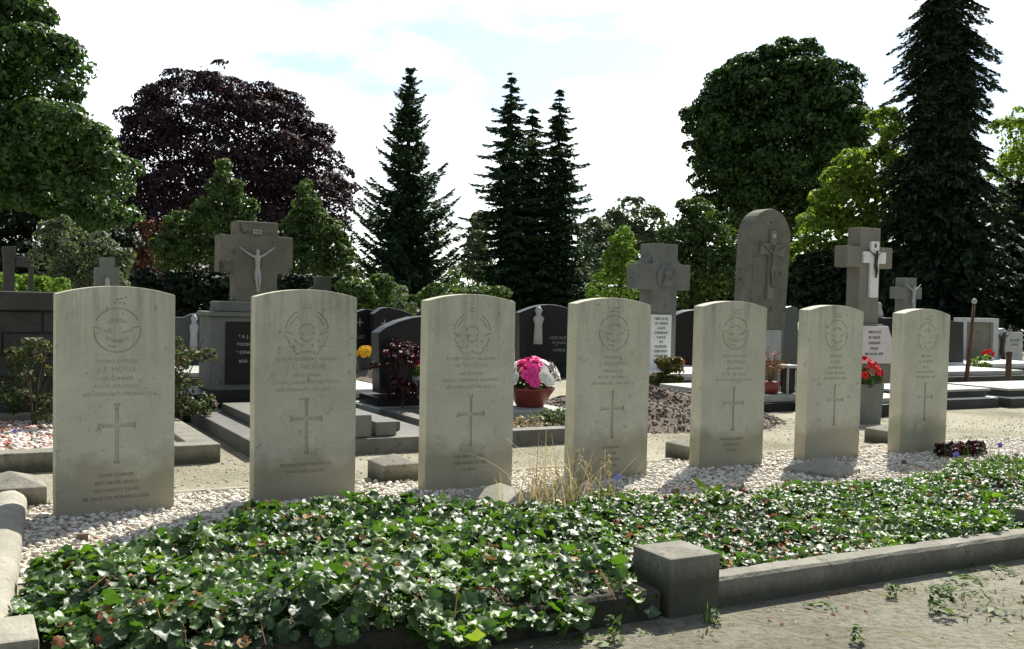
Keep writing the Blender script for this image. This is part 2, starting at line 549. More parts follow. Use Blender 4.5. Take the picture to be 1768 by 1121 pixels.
def leaves_mesh(name, P, Nn, size, aspect=.55, fold=.12, up=None):
    """one folded four-cornered leaf at every point P, its face towards Nn"""
    n = len(P)
    Nn = unit(Nn)
    d = rng.normal(size=(n, 3)) if up is None else up
    d = unit(d - (d * Nn).sum(1, keepdims=True) * Nn)
    s = np.cross(Nn, d)
    size = np.broadcast_to(np.asarray(size, float), (n,)) * rng.uniform(.45, 1.45, n)
    L = size[:, None]
    W_ = L * aspect * .5
    v = np.stack([P - d * L * .5, P + s * W_ + Nn * L * fold + d * L * .05, P + d * L * .5 - Nn * L * fold * .8, P - s * W_ + Nn * L * fold + d * L * .05], 1)
    return np_mesh(name, v.reshape(-1, 3), np.arange(4 * n).reshape(n, 4))


def wob(d, k, ph):
    return (np.sin(d[:, 0] * k + ph) * np.sin(d[:, 1] * k * 1.1 + ph * 2.1) + np.sin(d[:, 2] * k * 1.3 + ph * .7) * .8
            + .6 * np.sin(d[:, 0] * k * 2.3 + d[:, 2] * k * 2.1 + ph))


def crown_points(blobs, n, cover, csize, inner=.25, rough=.13):
    """leaves gathered in many domed boughs over the crown's surface, the rest loose inside it"""
    lr = csize * 1.8
    C = np.array([b[0] for b in blobs], float)
    R = np.array([b[1] for b in blobs], float)
    A = R[:, 0] * R[:, 2] + R[:, 1] * R[:, 2] + R[:, 0] * R[:, 1]
    m = max(10, int(1.35 * A.sum() * 1.33 / lr ** 2 * .62))
    i = rng.choice(len(blobs), m, p=A / A.sum())
    d = unit(rng.normal(size=(m, 3)) + np.array([0, 0, .25]))
    rr = lr * rng.uniform(.55, 1.3, m)
    rad = np.maximum(R[i] - rr[:, None] * .5, R[i] * .35) * rng.uniform(.80, 1.03, m)[:, None] * (1 + rough * .6 * wob(d, 3.1, 1.3 + i))[:, None]
    lc = C[i] + d * rad
    # drop boughs buried deep inside a neighbouring blob
    q = (((lc[:, None, :] - C[None]) / R[None]) ** 2).sum(2).min(1)
    keep = q > .30
    if keep.sum() > 8: lc, d, rr = lc[keep], d[keep], rr[keep]
    ni = int(n * inner)
    k = rng.choice(len(lc), n - ni, p=rr ** 2 / (rr ** 2).sum())
    e = unit(rng.normal(size=(n - ni, 3)) + .75 * d[k] + np.array([0, 0, .75]))
    P = lc[k] + e * rr[k][:, None] * np.array([1, 1, .62]) * (rng.uniform(.45, 1.08, n - ni) ** .5)[:, None]
    Nn = e * .9 + rng.normal(size=(n - ni, 3)) * .5 + np.array([0, 0, .25])
    i2 = rng.choice(len(blobs), ni, p=A / A.sum())
    d2 = unit(rng.normal(size=(ni, 3)))
    P2 = C[i2] + d2 * R[i2] * (rng.uniform(.05, .82, ni) ** .5)[:, None]
    N2 = d2 * .5 + rng.normal(size=(ni, 3)) * .7 + np.array([0, 0, .3])
    P, Nn = np.vstack([P, P2]), np.vstack([Nn, N2])
    ok = P[:, 2] > .02
    return P[ok], Nn[ok]


def blob(px, py, rx, ry, D, depth=.85):
    c = at(px, py, D)
    k = D / F
    return (tuple(c), (rx * k, max(rx, ry) * k * depth, ry * k))


def limbs(base, h, r0, tips, parent, lean=0):
    mb = MB()
    top = Vector((lean, 0, h))
    path = [Vector((0, 0, -.05)), Vector((0, 0, .02 * h)), Vector((lean * .3, 0, h * .35)), Vector((lean * .7, 0, h * .7)), top]
    mb.tube(path, [r0 * 1.5, r0 * 1.1, r0 * .85, r0 * .6, r0 * .25], 10)
    for i, t in enumerate(tips):
        t = Vector(t)
        a = path[2].lerp(path[3], (i * .37) % 1)
        mid = a.lerp(t, .5) + Vector((0, 0, .06 * h))
        mb.tube([a, mid, t], [r0 * .45, r0 * .28, r0 * .08], 6)
    return mb.build('trunk', M['bark'], parent, smooth=True)


def broad_tree(name, label, cat, mat, blobs, n, clumps, csize, size, group=None, base=None, inner=.25, rough=.13, aspect=.55, trunk=True):
    c0 = blobs[0][0] if base is None else base
    base = Vector((c0[0], c0[1], 0))
    t = thing(name, label, cat, base, 0, group)
    bl = [((b[0][0] - base.x, b[0][1] - base.y, b[0][2]), b[1]) for b in blobs]
    P, Nn = crown_points(bl, n, clumps, csize, inner, rough)
    link('crown', leaves_mesh('crown', P, Nn, size, aspect), mat, t)
    top = max(b[0][2] for b in bl)
    tips = [tuple(Vector(b[0]) * 1.0) for b in bl][:8]
    if trunk:
        h = max(top * .85, .3)
        limbs(base, h, max(.02, h * .028), tips, t)
    return t


def conifer(name, label, mat, px, top, prof, D, group=None, levels=34, per=9, spray=16, droop=.25, lift=.35, size=.30, base_z=0.0, tail=(0, 0), irr=.25, jit=.5):
    """whorls of branches round a tapered stem; prof = [(pixel row, half width in pixels)]"""
    k = D / F
    x = at(px, max(top, 0), D).x
    t = thing(name, label, 'tree', (x, D, 0), 0, group)
    H = at(px, top, D).z
    zs = np.array([at(px, p[0], D).z for p in prof]); ws = np.array([p[1] * k for p in prof])
    o = np.argsort(zs); zs, ws = zs[o], ws[o]
    Ps, Ns, Us, Ss = [], [], [], []
    for i in range(levels):
        u = (i + .5) / levels
        z = base_z + (H - base_z) * u ** .93
        Lm = float(np.interp(z, zs, ws))
        m = per if u < .85 else max(4, per - 3)
        a0 = random.random() * 6.28
        for j in range(m):
            a = a0 + 6.283 * j / m + random.uniform(-.25, .25)
            Lq = Lm * (1 + .16 * math.sin(a * 2 + u * 9 + px) + .10 * math.sin(a * 3 - u * 23 + px * 2))
            Lb = max(.12 * Lm + .05, Lq * random.uniform(1 - irr * 1.6, 1 + irr * .5))
            s = rng.uniform(.03, 1, int(spray * (.5 + .5 * min(1, Lb / (ws.max() + 1e-6)))) + 4) ** .75
            s = np.append(s, [1.0, .93, .97])
            rad = s * Lb
            zz = z - droop * Lb * s + lift * Lb * s ** 2 + random.uniform(-jit, jit) * (H - base_z) / levels
            w = (1 - s) ** .8 * Lb * .20 + size * .10
            off = rng.normal(size=len(s)) * w
            ca, sa = math.cos(a), math.sin(a)
            P = np.stack([ca * rad - sa * off, sa * rad + ca * off, zz - abs(off) * .35 - rng.uniform(0, .10, len(s)) * Lb * (1 - s)], 1)
            fwd = np.tile([ca, sa, -droop + 2 * lift * .7], (len(s), 1)) + np.stack([-sa * np.sign(off) * .55, ca * np.sign(off) * .55, -.25 * np.ones(len(s))], 1) + rng.normal(size=(len(s), 3)) * .22
            Ps.append(P); Us.append(fwd)
            Ns.append(np.array([0, 0, 1]) + rng.normal(size=(len(s), 3)) * .45)
            Ss.append(size * (.55 + .5 * (1 - s)) * (.5 + .6 * (1 - u)))
    P = np.vstack(Ps); ok = P[:, 2] > .03
    me = leaves_mesh('crown', P[ok], np.vstack(Ns)[ok], np.concatenate(Ss)[ok], .36, .10, np.vstack(Us)[ok])
    link('crown', me, mat, t)
    MB().tube([(0, 0, -.05), (0, 0, H * .5), (0, 0, H * .985)], [H * .022, H * .013, .01], 8).build('trunk', M['bark'], t, smooth=True)
    return t


# ------------------------------------------------------------------ setting: ground, beds, gravel
def sheet(name, pts, z, mat):
    me = bpy.data.meshes.new(name)
    me.from_pydata([(p[0], p[1], z) for p in pts], [], [tuple(range(len(pts)))])
    return tag(link(name, me, mat), kind='structure')


sheet('ground', [(-700, -300), (700, -300), (700, 1400), (-700, 1400)], 0, M['ground'])
sheet('path', [tuple(row(a, b))[:2] for a, b in ((-4, -6), (14, -6), (14, -1.66), (-4, -1.66))], .004, M['path'])
GX0, GX1 = -.33, 5.15
sheet('gravel_bed', [tuple(row(s, t))[:2] for s, t in ((GX0, -.75), (GX1, -.75), (GX1, .27), (GX0, .27))], .004,
      stone('gravel_dust', (.42, .38, .31), (.58, .53, .45), 30, 1, .8, 60))

# height of the leaf bed's upper edge, measured along the row
edge_px = [(40, 985), (70, 955), (130, 945), (230, 925), (350, 900), (430, 866), (530, 864), (620, 858), (720, 852), (800, 856), (860, 856), (960, 848),
           (1090, 845), (1150, 852), (1290, 850), (1370, 826), (1440, 824), (1560, 812), (1640, 806), (1665, 792), (1768, 778), (1900, 765)]
edge = sorted(st(G(a, b, .10)) for a, b in edge_px)
edge_s = np.array([e[0] for e in edge]); edge_t = np.array([e[1] + (.05 if 1.0 < e[0] < 3.6 else .02) for e in edge])


def fbm(x, y):
    return (np.sin(x * 5.1 + 1.3 * np.sin(y * 3.7)) * np.cos(y * 4.3 + x * 1.9) + .5 * np.sin(x * 11.3 + y * 7.1) * np.cos(y * 9.7 - x * 5) + .25 * np.sin(x * 23 + 2) * np.sin(y * 21 + 1))


def soil_h(s, t):
    return .035 + .02 * fbm(s, t)


# soil under the leaves
ns, nq = 120, 30
S_ = np.linspace(-.38, 5.1, ns)
vv = []
for s in S_:
    tt = float(np.interp(s, edge_s, edge_t)) - .03
    for q in np.linspace(0, 1, nq):
        t = -1.585 + (tt + 1.585) * q
        rim = min(1, min(q, 1 - q) * 9)
        p = row(s, t, max(.006, .006 + float(soil_h(np.float64(s), np.float64(t))) * rim))
        vv.append(tuple(p))
ff = [(i * nq + j, (i + 1) * nq + j, (i + 1) * nq + j + 1, i * nq + j + 1) for i in range(ns - 1) for j in range(nq - 1)]
me = bpy.data.meshes.new('soil')
me.from_pydata(vv, [], ff)
tag(link('soil', me, M['soil'], smooth=True), kind='structure')


def ico():
    bm = bmesh.new()
    bmesh.ops.create_icosphere(bm, subdivisions=1, radius=1)
    v = np.array([tuple(x.co) for x in bm.verts]); f = np.array([[x.index for x in q.verts] for q in bm.faces])
    bm.free()
    return v, f


IV, IF = ico()


def stones(name, P, size, mat, flat=.6):
    n = len(P)
    size = np.asarray(size)
    sc = size[:, None] * np.stack([rng.uniform(.7, 1.35, n), rng.uniform(.7, 1.1, n), rng.uniform(.4, .8, n) * flat / .6], 1)
    q = IV[None] * (1 + rng.uniform(-.22, .22, (n, len(IV), 1)))
    q = q * sc[:, None, :]
    a = rng.uniform(0, 6.28, n); b = rng.normal(0, .35, n)
    ca, sa, cb, sb = np.cos(a), np.sin(a), np.cos(b), np.sin(b)
    x, y, z = q[..., 0], q[..., 1], q[..., 2]
    y, z = y * cb[:, None] - z * sb[:, None], y * sb[:, None] + z * cb[:, None]
    x, y = x * ca[:, None] - y * sa[:, None], x * sa[:, None] + y * ca[:, None]
    v = np.stack([x, y, z], -1) + P[:, None, :]
    f = IF[None] + (np.arange(n) * len(IV))[:, None, None]
    me = np_mesh(name, v.reshape(-1, 3), f.reshape(-1, 3))
    return link(name, me, mat, smooth=True)


def to_world(s, t, z):
    p = np.array(R0)[None] + s[:, None] * np.array(E1)[None] + t[:, None] * np.array(E2)[None]
    p[:, 2] = z
    return p


n = 26000
s = rng.uniform(GX0 + .02, GX1, n); t = rng.uniform(-.72, .27, n) + rng.normal(0, .012, n)
keep = t > np.interp(s, edge_s, edge_t) - .13
s, t = s[keep], t[keep]
sz = .003 + .0092 * rng.uniform(0, 1, len(s)) ** 1.4
tag(stones('gravel', to_world(s, t, .004 + sz * .35 + rng.uniform(0, .006, len(s))), sz, M['pebble']),
    'white pebbles spread loosely round the pale headstones', 'gravel', kind='stuff')
n = 4200
s = rng.uniform(-.3, 5, n); t = rng.uniform(-1.56, -.2, n)
keep = t < np.interp(s, edge_s, edge_t) - .05
s, t = s[keep], t[keep]
sz = .004 + .012 * rng.uniform(0, 1, len(s)) ** 2
tag(stones('soil_crumbs', to_world(s, t, soil_h(s, t) + sz * .3), sz, M['clod']), 'crumbs of dark soil under the leaves of the kerbed bed', 'soil', kind='stuff')
# strays and grit on the sand
n = 5200
s = rng.uniform(-1.5, 8, n); t = np.concatenate([rng.uniform(.25, 1.1, n // 2), rng.uniform(-2.9, -1.72, n - n // 2)])
sz = rng.uniform(.002, .006, n)
tag(stones('grit', to_world(s, t, sz * .3), sz, pebble_mat('grit', [(0, (.16, .13, .10)), (.5, (.34, .30, .24)), (1, (.55, .5, .42))])),
    'small stones and grit scattered over the sandy path', 'grit', kind='stuff')

# ------------------------------------------------------------------ the leaf bed
def cover_leaves(name, P, Nn, size, mat):
    n = len(P)
    k = 15
    th = np.linspace(-PI * .93, PI * .93, k)
    rr = (1 + .06 * np.cos(np.arange(k) * PI)) * (.86 + .14 * np.cos(th))
    ox, oy = rr * np.cos(th), rr * np.sin(th)
    Nn = unit(Nn)
    d = rng.normal(size=(n, 3)); d = unit(d - (d * Nn).sum(1, keepdims=True) * Nn)
    e = np.cross(Nn, d)
    size = size * .5
    cup = rng.uniform(-.25, .65, n)
    ph, am = rng.uniform(0, 6.28, n), rng.uniform(.08, .30, n)
    v = np.empty((n, 2 * k + 1, 3))
    v[:, 0] = P - d * (size * .15)[:, None]
    for j in range(k):
        u = am * np.sin(th[j] * 3 + ph) + .5 * am * np.sin(th[j] * 5 + ph * 2)
        for q, m in ((.55, 0), (1, k)):
            hgt = cup * (q * rr[j]) ** 2 + u * q ** 2 + (.07 * np.abs(np.sin(th[j] * 2.5)) if q < 1 else -.05)
            v[:, 1 + m + j] = P + (size * q)[:, None] * (d * ox[j] + e * oy[j]) + Nn * (size * hgt)[:, None]
    tri = [[0, j + 1, j + 2] for j in range(k - 1)]
    for j in range(k - 1):
        tri += [[j + 1, k + j + 1, k + j + 2], [j + 1, k + j + 2, j + 2]]
    f = np.array(tri)[None] + (np.arange(n) * (2 * k + 1))[:, None, None]
    return link(name, np_mesh(name, v.reshape(-1, 3), f.reshape(-1, 3)), mat, smooth=True)


def canopy(s, t):
    h = .078 + .028 * fbm(s * .8, t * .9) + .02 * fbm(s * 2.1 + 3, t * 2.3)
    h = h + .018 * np.exp(-((s - .45) / .6) ** 2 - ((t + .75) / .5) ** 2)
    tt = np.interp(s, edge_s, edge_t)
    h = h * np.clip((tt - t) / .12 + .25, .15, 1)
    h = h * np.where(s > 1.15, .95, 1)
    left = s < 1.02
    h = h + np.where(left, .05 * np.clip((t + 1.35) / -.25, 0, 1), 0)
    h = np.where(t < -1.62, np.maximum(.055, h - (-1.62 - t) * .75), h)
    return np.clip(h, .03, .24)


def scatter(n, smin, smax):
    s = rng.uniform(smin, smax, n)
    tt = np.interp(s, edge_s, edge_t)
    lo = np.where(s < .98, -1.735 + .06 * np.sin(s * 9) + .04 * np.sin(s * 23), np.where(s < 1.24, -1.57, -1.60))
    t = lo + (tt - lo) * rng.uniform(0, 1, n)
    return s, t


def bed(n, smin, smax, zlo, zhi):
    s, t = scatter(n, smin, smax)
    ok = ~((np.abs(s - 1.115) < .13) & (t < -1.46))
    ok &= s > -.235 + (t - .21) * .0739 - .03 * np.clip((-1.0 - t) / .5, 0, 1)
    ok &= ~((s < -.29) & (t < -1.36))
    ok &= ~((fbm(s * 1.15 + 7, t * 1.6 + 1) > 1.12) & (rng.uniform(size=len(s)) < .72) & (t > -1.5))
    ok &= ~((fbm(s * 2.6 + 1, t * 3.4 + 2) > .55) & (rng.uniform(size=len(s)) < .45) & (t > -1.5))
    s, t = s[ok], t[ok]
    c = canopy(s, t)
    q = rng.uniform(zlo, zhi, len(s))
    P = to_world(s, t, np.maximum(soil_h(s, t) + rng.uniform(.012, .04, len(s)), c * q))
    g = .04
    gs = (canopy(s + g, t) - canopy(s - g, t)) / (2 * g); gt = (canopy(s, t + g) - canopy(s, t - g)) / (2 * g)
    nrm = -gs[:, None] * np.array(E1)[None] - gt[:, None] * np.array(E2)[None]
    nrm = nrm * .8 + np.array([0, 0, 1])[None] + rng.normal(size=(len(s), 3)) * .36
    return P, nrm, s, t


P, Nn, s, t = bed(29000, -.52, 5.0, .40, 1.15)
size = rng.uniform(.020, .052, len(P)) * np.where(s > 1.3, .74, 1)
tag(cover_leaves('ground_cover', P, Nn, size, M['cover']), 'glossy green scalloped leaves filling the kerbed bed before the headstones', 'ground cover', kind='stuff')
P, Nn, s, t = bed(3200, -.40, 4.8, .6, 1.15)
patch = fbm(s * 1.3 + 2, t * 1.3) > .15
tag(cover_leaves('dead_leaves', P[patch], Nn[patch], rng.uniform(.012, .034, patch.sum()), M['dead']), 'brown withered leaves scattered among the green ground cover', 'dead leaves', kind='stuff')

mb = MB()
for k in range(90):
    a = random.uniform(-.2, 4.2); b = random.uniform(-1.55, -.4)
    if k < 26: a, b = random.uniform(-.2, .95), -1.56
    p0 = row(a, b, float(canopy(np.array([a]), np.array([b]))[0]) * .9)
    q = random.uniform(0, 6.28) if k >= 26 else random.uniform(-2.2, -.9)
    L_ = random.uniform(.06, .18)
    e_ = E1 * math.cos(q) * L_ + E2 * math.sin(q) * L_
    z1 = .03 if k < 26 else .0
    mb.tube([p0, p0 + e_ * .5 + Vector((0, 0, .018)), p0 + e_ + Vector((0, 0, -z1))], [.0018, .0015, .001], 5)
tag(mb.build('runners', M['dead']), 'thin reddish runners creeping among the ground cover leaves', 'runners', kind='stuff')

# ------------------------------------------------------------------ kerbs and posts of the war plot
def kerb(s0, t0, s1, t1, w, h, label, mat, rounded=False, z0=-.03):
    a, b = row(s0, t0), row(s1, t1)
    d = b - a
    L = d.length
    t = thing('kerb', label, 'kerb', a, math.atan2(d.y, d.x), 'kerbs round the war plot')
    if rounded:
        pts = [(-w / 2, z0)] + [(-w / 2 * math.cos(q), h * .45 + h * .55 * math.sin(q)) for q in np.linspace(0, PI, 11)] + [(w / 2, z0)]
    else:
        pts = [(-w / 2, z0), (-w / 2, h - .008), (-w / 2 + .008, h), (w / 2 - .008, h), (w / 2, h - .008), (w / 2, z0)]
    mb = MB()
    m = 24
    n = len(pts)
    vs = [(L * i / m, y + random.uniform(-.0015, .0015), z + random.uniform(-.0015, .0015)) for i in range(m + 1) for y, z in pts]
    fs = [(i * n + j, (i + 1) * n + j, (i + 1) * n + j + 1, i * n + j + 1) for i in range(m) for j in range(n - 1)]
    fs += [tuple(range(n)), tuple(range(m * n + n - 1, m * n - 1, -1))]
    mb.add(vs, fs)
    me = mb.mesh('kerb')
    bpy.data.objects.remove(t)
    o = link('kerb', me, mat, smooth=rounded)
    o.location = a
    o.rotation_euler = (0, 0, math.atan2(d.y, d.x))
    return tag(o, label, 'kerb', 'kerbs round the war plot')


def post(s, t, size, h, peak, label, mat, yaw=YAW, z0=-.05):
    k = size / 2
    mb = MB()
    mb.add([(-k, -k, z0), (k, -k, z0), (k, k, z0), (-k, k, z0), (-k, -k, h), (k, -k, h), (k, k, h), (-k, k, h), (0, 0, h + peak)],
           [(0, 3, 2, 1), (0, 1, 5, 4), (1, 2, 6, 5), (2, 3, 7, 6), (3, 0, 4, 7), (4, 5, 8), (5, 6, 8), (6, 7, 8), (7, 4, 8)])
    o = link('kerb_post', mb.mesh('kerb_post', .006, 2), mat)
    o.location = row(s, t)
    o.rotation_euler = (0, 0, yaw)
    return tag(o, label, 'kerb post', 'concrete kerb posts')


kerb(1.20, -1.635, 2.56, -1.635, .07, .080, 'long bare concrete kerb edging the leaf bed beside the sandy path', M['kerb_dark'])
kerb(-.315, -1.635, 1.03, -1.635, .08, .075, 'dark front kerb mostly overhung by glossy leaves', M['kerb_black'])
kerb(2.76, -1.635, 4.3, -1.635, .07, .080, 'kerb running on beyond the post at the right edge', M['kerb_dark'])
kerb(-.305, .21, -.425, -1.40, .115, .075, 'round-topped pale kerb running down the left end of the bed', M['kerb'], True)
for a, b in ((-.17, 1.04), (1.25, 2.62), (2.84, 4.15)):
    kerb(a, .31, b, .31, .045, .014, {-.17: 'sunken rear kerb behind the two leftmost pale headstones', 1.25: 'sunken rear kerb behind the middle pale headstones', 2.84: 'sunken rear kerb behind the rightmost pale headstones'}[a], M['kerb'])
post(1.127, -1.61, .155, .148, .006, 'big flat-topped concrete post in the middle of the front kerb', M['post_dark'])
post(-.405, -1.50, .165, .118, .006, 'concrete corner post at the bottom left of the leaf bed', M['kerb'])
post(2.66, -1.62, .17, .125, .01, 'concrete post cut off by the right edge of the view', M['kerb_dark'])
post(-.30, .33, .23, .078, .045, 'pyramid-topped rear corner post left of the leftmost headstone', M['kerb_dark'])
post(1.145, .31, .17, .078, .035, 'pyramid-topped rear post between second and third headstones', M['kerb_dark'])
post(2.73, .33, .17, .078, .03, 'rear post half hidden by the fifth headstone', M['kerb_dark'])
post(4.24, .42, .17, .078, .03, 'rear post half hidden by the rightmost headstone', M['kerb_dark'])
post(1.36, -.235, .22, .018, .05, 'low pyramid-topped pale block in the gravel before the third headstone', M['kerb'], YAW + .3)
post(3.03, -.26, .26, .03, .05, 'low pyramid-topped block in the gravel before the sixth headstone', M['kerb'], YAW + .35)
for k, (px, py, lab) in enumerate(((141, 940, 'stubby brown marker peg in the gravel before the leftmost headstone'), (1165, 858, 'stubby brown marker peg in the gravel before the fifth headstone'), (1560, 806, 'stubby dark marker peg in the gravel before the rightmost headstone'))):
    p = G(px, py)
    o = MB().box(-.017, .017, -.008, .008, -.03, .033, taper=.001).build('marker_peg', M['wood'], bevel=.002)
    o.location = p; o.rotation_euler = (.05, .06, YAW + .2 * k)
    tag(o, lab, 'peg', 'marker pegs in the gravel')

# ------------------------------------------------------------------ the war headstones
W, T, H, RISE = .381, .076, .785, .0286


def arc(cx, cz, r, a0, a1, w, n=16):
    pts = []
    for i in range(n + 1):
        a = math.radians(a0 + (a1 - a0) * i / n)
        pts.append((cx + (r + w / 2) * math.cos(a), cz + (r + w / 2) * math.sin(a)))
    for i in range(n, -1, -1):
        a = math.radians(a0 + (a1 - a0) * i / n)
        pts.append((cx + (r - w / 2) * math.cos(a), cz + (r - w / 2) * math.sin(a)))
    return pts


def bar(x0, z0, x1, z1, w0, w1=None):
    w1 = w1 or w0
    d = Vector((x1 - x0, z1 - z0)).normalized()
    n = Vector((-d.y, d.x))
    return [(x0 - n.x * w0 / 2, z0 - n.y * w0 / 2), (x1 - n.x * w1 / 2, z1 - n.y * w1 / 2), (x1 + n.x * w1 / 2, z1 + n.y * w1 / 2), (x0 + n.x * w0 / 2, z0 + n.y * w0 / 2)]


def cross_cut(cz):
    top, bot, arm, hw = H - .400, H - .606, H - .476, .061
    a, b = .0062, .011
    f = .016
    return [(-b, bot), (b, bot), (a + .001, bot + f), (a, arm - a), (hw - f, arm - a), (hw, arm - b), (hw, arm + b), (hw - f, arm + a), (a, arm + a),
            (a, top - f), (b, top), (-b, top), (-a, top - f), (-a, arm + a), (-hw + f, arm + a), (-hw, arm + b), (-hw, arm - b), (-hw + f, arm - a), (-a, arm - a), (-a - .001, bot + f)]


EZ = H - .150


def raf_cuts():
    c = [arc(0, EZ, .075, 25, 155, .0042), arc(0, EZ, .075, 172, 368, .0042, 24)]
    c += [arc(0, EZ - .012, .047, 52, 128, .0085), arc(0, EZ + .022, .058, 233, 307, .009)]
    c += [bar(-.045, EZ - .002, -.018, EZ - .006, .008, .006), bar(.018, EZ - .008, .047, EZ + .001, .006, .009)]
    c += [bar(-.072, EZ + .010, -.050, EZ + .006, .0035), bar(.052, EZ + .008, .073, EZ + .014, .0035)]
    c += [bar(-.030, EZ - .052, -.002, EZ - .058, .006)]
    c += [bar(-.010, EZ + .094, -.003, EZ + .094, .008), bar(.004, EZ + .094, .012, EZ + .093, .007), bar(-.004, EZ + .1035, .03, EZ + .112, .005), bar(-.022, EZ + .088, -.015, EZ + .092, .004), bar(.018, EZ + .094, .027, EZ + .087, .004)]
    return c


def rcaf_cuts():
    z = EZ - .004
    c = [arc(0, z, .080, 118, 172, .0055), arc(0, z, .080, 8, 62, .0055), arc(0, z, .066, 122, 160, .0035), arc(0, z, .066, 20, 58, .0035)]
    c += [bar(-.078, z - .001, -.049, z - .011, .007, .006), bar(.049, z - .011, .078, z - .001, .006, .007)]
    c += [arc(0, z - .004, .030, 25, 155, .006), arc(0, z - .010, .026, 205, 335, .007), bar(-.030, z - .006, -.012, z - .012, .005), bar(.012, z - .012, .03, z - .006, .005)]
    c += [arc(0, z, .078, 192, 216, .0045), arc(0, z, .078, 324, 348, .0045), bar(-.066, z - .052, -.043, z - .060, .006), bar(.043, z - .060, .066, z - .052, .006)]
    c += [arc(0, z - .128, .054, 52, 128, .006), bar(-.054, z - .064, -.036, z - .085, .0045), bar(.036, z - .085, .054, z - .064, .0045)]
    for sx in (-1, 1):
        c += [bar(sx * .042 - .003, z - .030, sx * .042 + .003, z - .038, .007), bar(sx * .021 - .004, z - .050, sx * .021 + .004, z - .054, .006)]
    c += [bar(-.018, z + .086, .018, z + .086, .003), bar(-.012, z + .096, .012, z + .097, .003)]
    return c


def outline():
    pts = [(-W / 2, -.12), (W / 2, -.12), (W / 2, H - RISE)]
    r = ((W / 2) ** 2 + RISE ** 2) / (2 * RISE)
    a = math.asin(W / 2 / r)
    for i in range(1, 24):
        q = a - 2 * a * i / 24
        pts.append((r * math.sin(q), H - r + r * math.cos(q)))
    pts.append((-W / 2, H - RISE))
    return pts


def carved(name, cuts, depth):
    body = MB().prism(outline(), 0, T)
    ob = body.build('tmp_body', None, bevel=.0032)
    cm = MB()
    for k, c in enumerate(cuts):
        cm.prism(c, -.01, depth[k] if isinstance(depth, list) else depth)
    oc = cm.build('tmp_cut', None)
    md = ob.modifiers.new('b', 'BOOLEAN')
    md.operation = 'DIFFERENCE'; md.object = oc; md.solver = 'EXACT'; md.use_self = True
    dg = bpy.context.evaluated_depsgraph_get()
    me = bpy.data.meshes.new_from_object(ob.evaluated_get(dg))
    me.name = name
    bpy.data.objects.remove(ob); bpy.data.objects.remove(oc)
    me.materials.clear(); me.materials.append(M['war'])
    return me


raf, rcaf = raf_cuts(), rcaf_cuts()
me_raf = carved('air_force_stone', [cross_cut(0)] + raf, [.007] + [.0034] * len(raf))
me_rcaf = carved('leaf_wreath_stone', [cross_cut(0)] + rcaf, [.007] + [.0034] * len(rcaf))


def text_mesh(lines, extrude=.0006):
    """lines: (text, x, z, cap height, max width) -> one mesh facing -y"""
    vs, fs = [], []
    for txt, x, z, ch, mw in lines:
        cu = bpy.data.curves.new('t', 'FONT')
        cu.body = txt
        cu.size = ch / .7
        cu.align_x = 'CENTER'
        cu.resolution_u = 2
        cu.extrude = extrude
        ob = bpy.data.objects.new('t', cu)
        col.objects.link(ob)
        dg = bpy.context.evaluated_depsgraph_get()
        m = bpy.data.meshes.new_from_object(ob.evaluated_get(dg))
        xs = [v.co.x for v in m.vertices]
        wd = max(xs) - min(xs)
        k = min(1, mw / wd) if mw else 1
        n = len(vs)
        vs += [(x + v.co.x * k, -v.co.z, z + v.co.y) for v in m.vertices]
        fs += [tuple(i + n for i in p.vertices) for p in m.polygons]
        bpy.data.objects.remove(ob); bpy.data.curves.remove(cu); bpy.data.meshes.remove(m)
    me = bpy.data.meshes.new('inscription')
    me.from_pydata(vs, [], fs)
    return me


def inscr(top, low, name_row=1):
    zs = [H - .262, H - .292, H - .321, H - .347, H - .374]
    L = []
    for k, tx in enumerate(top):
        L.append((tx, 0, zs[k], .018 if k == name_row else .0125, .33))
    for k, tx in enumerate(low):
        L.append((tx, 0, H - .650 - .026 * k, .0115, .33))
    return L


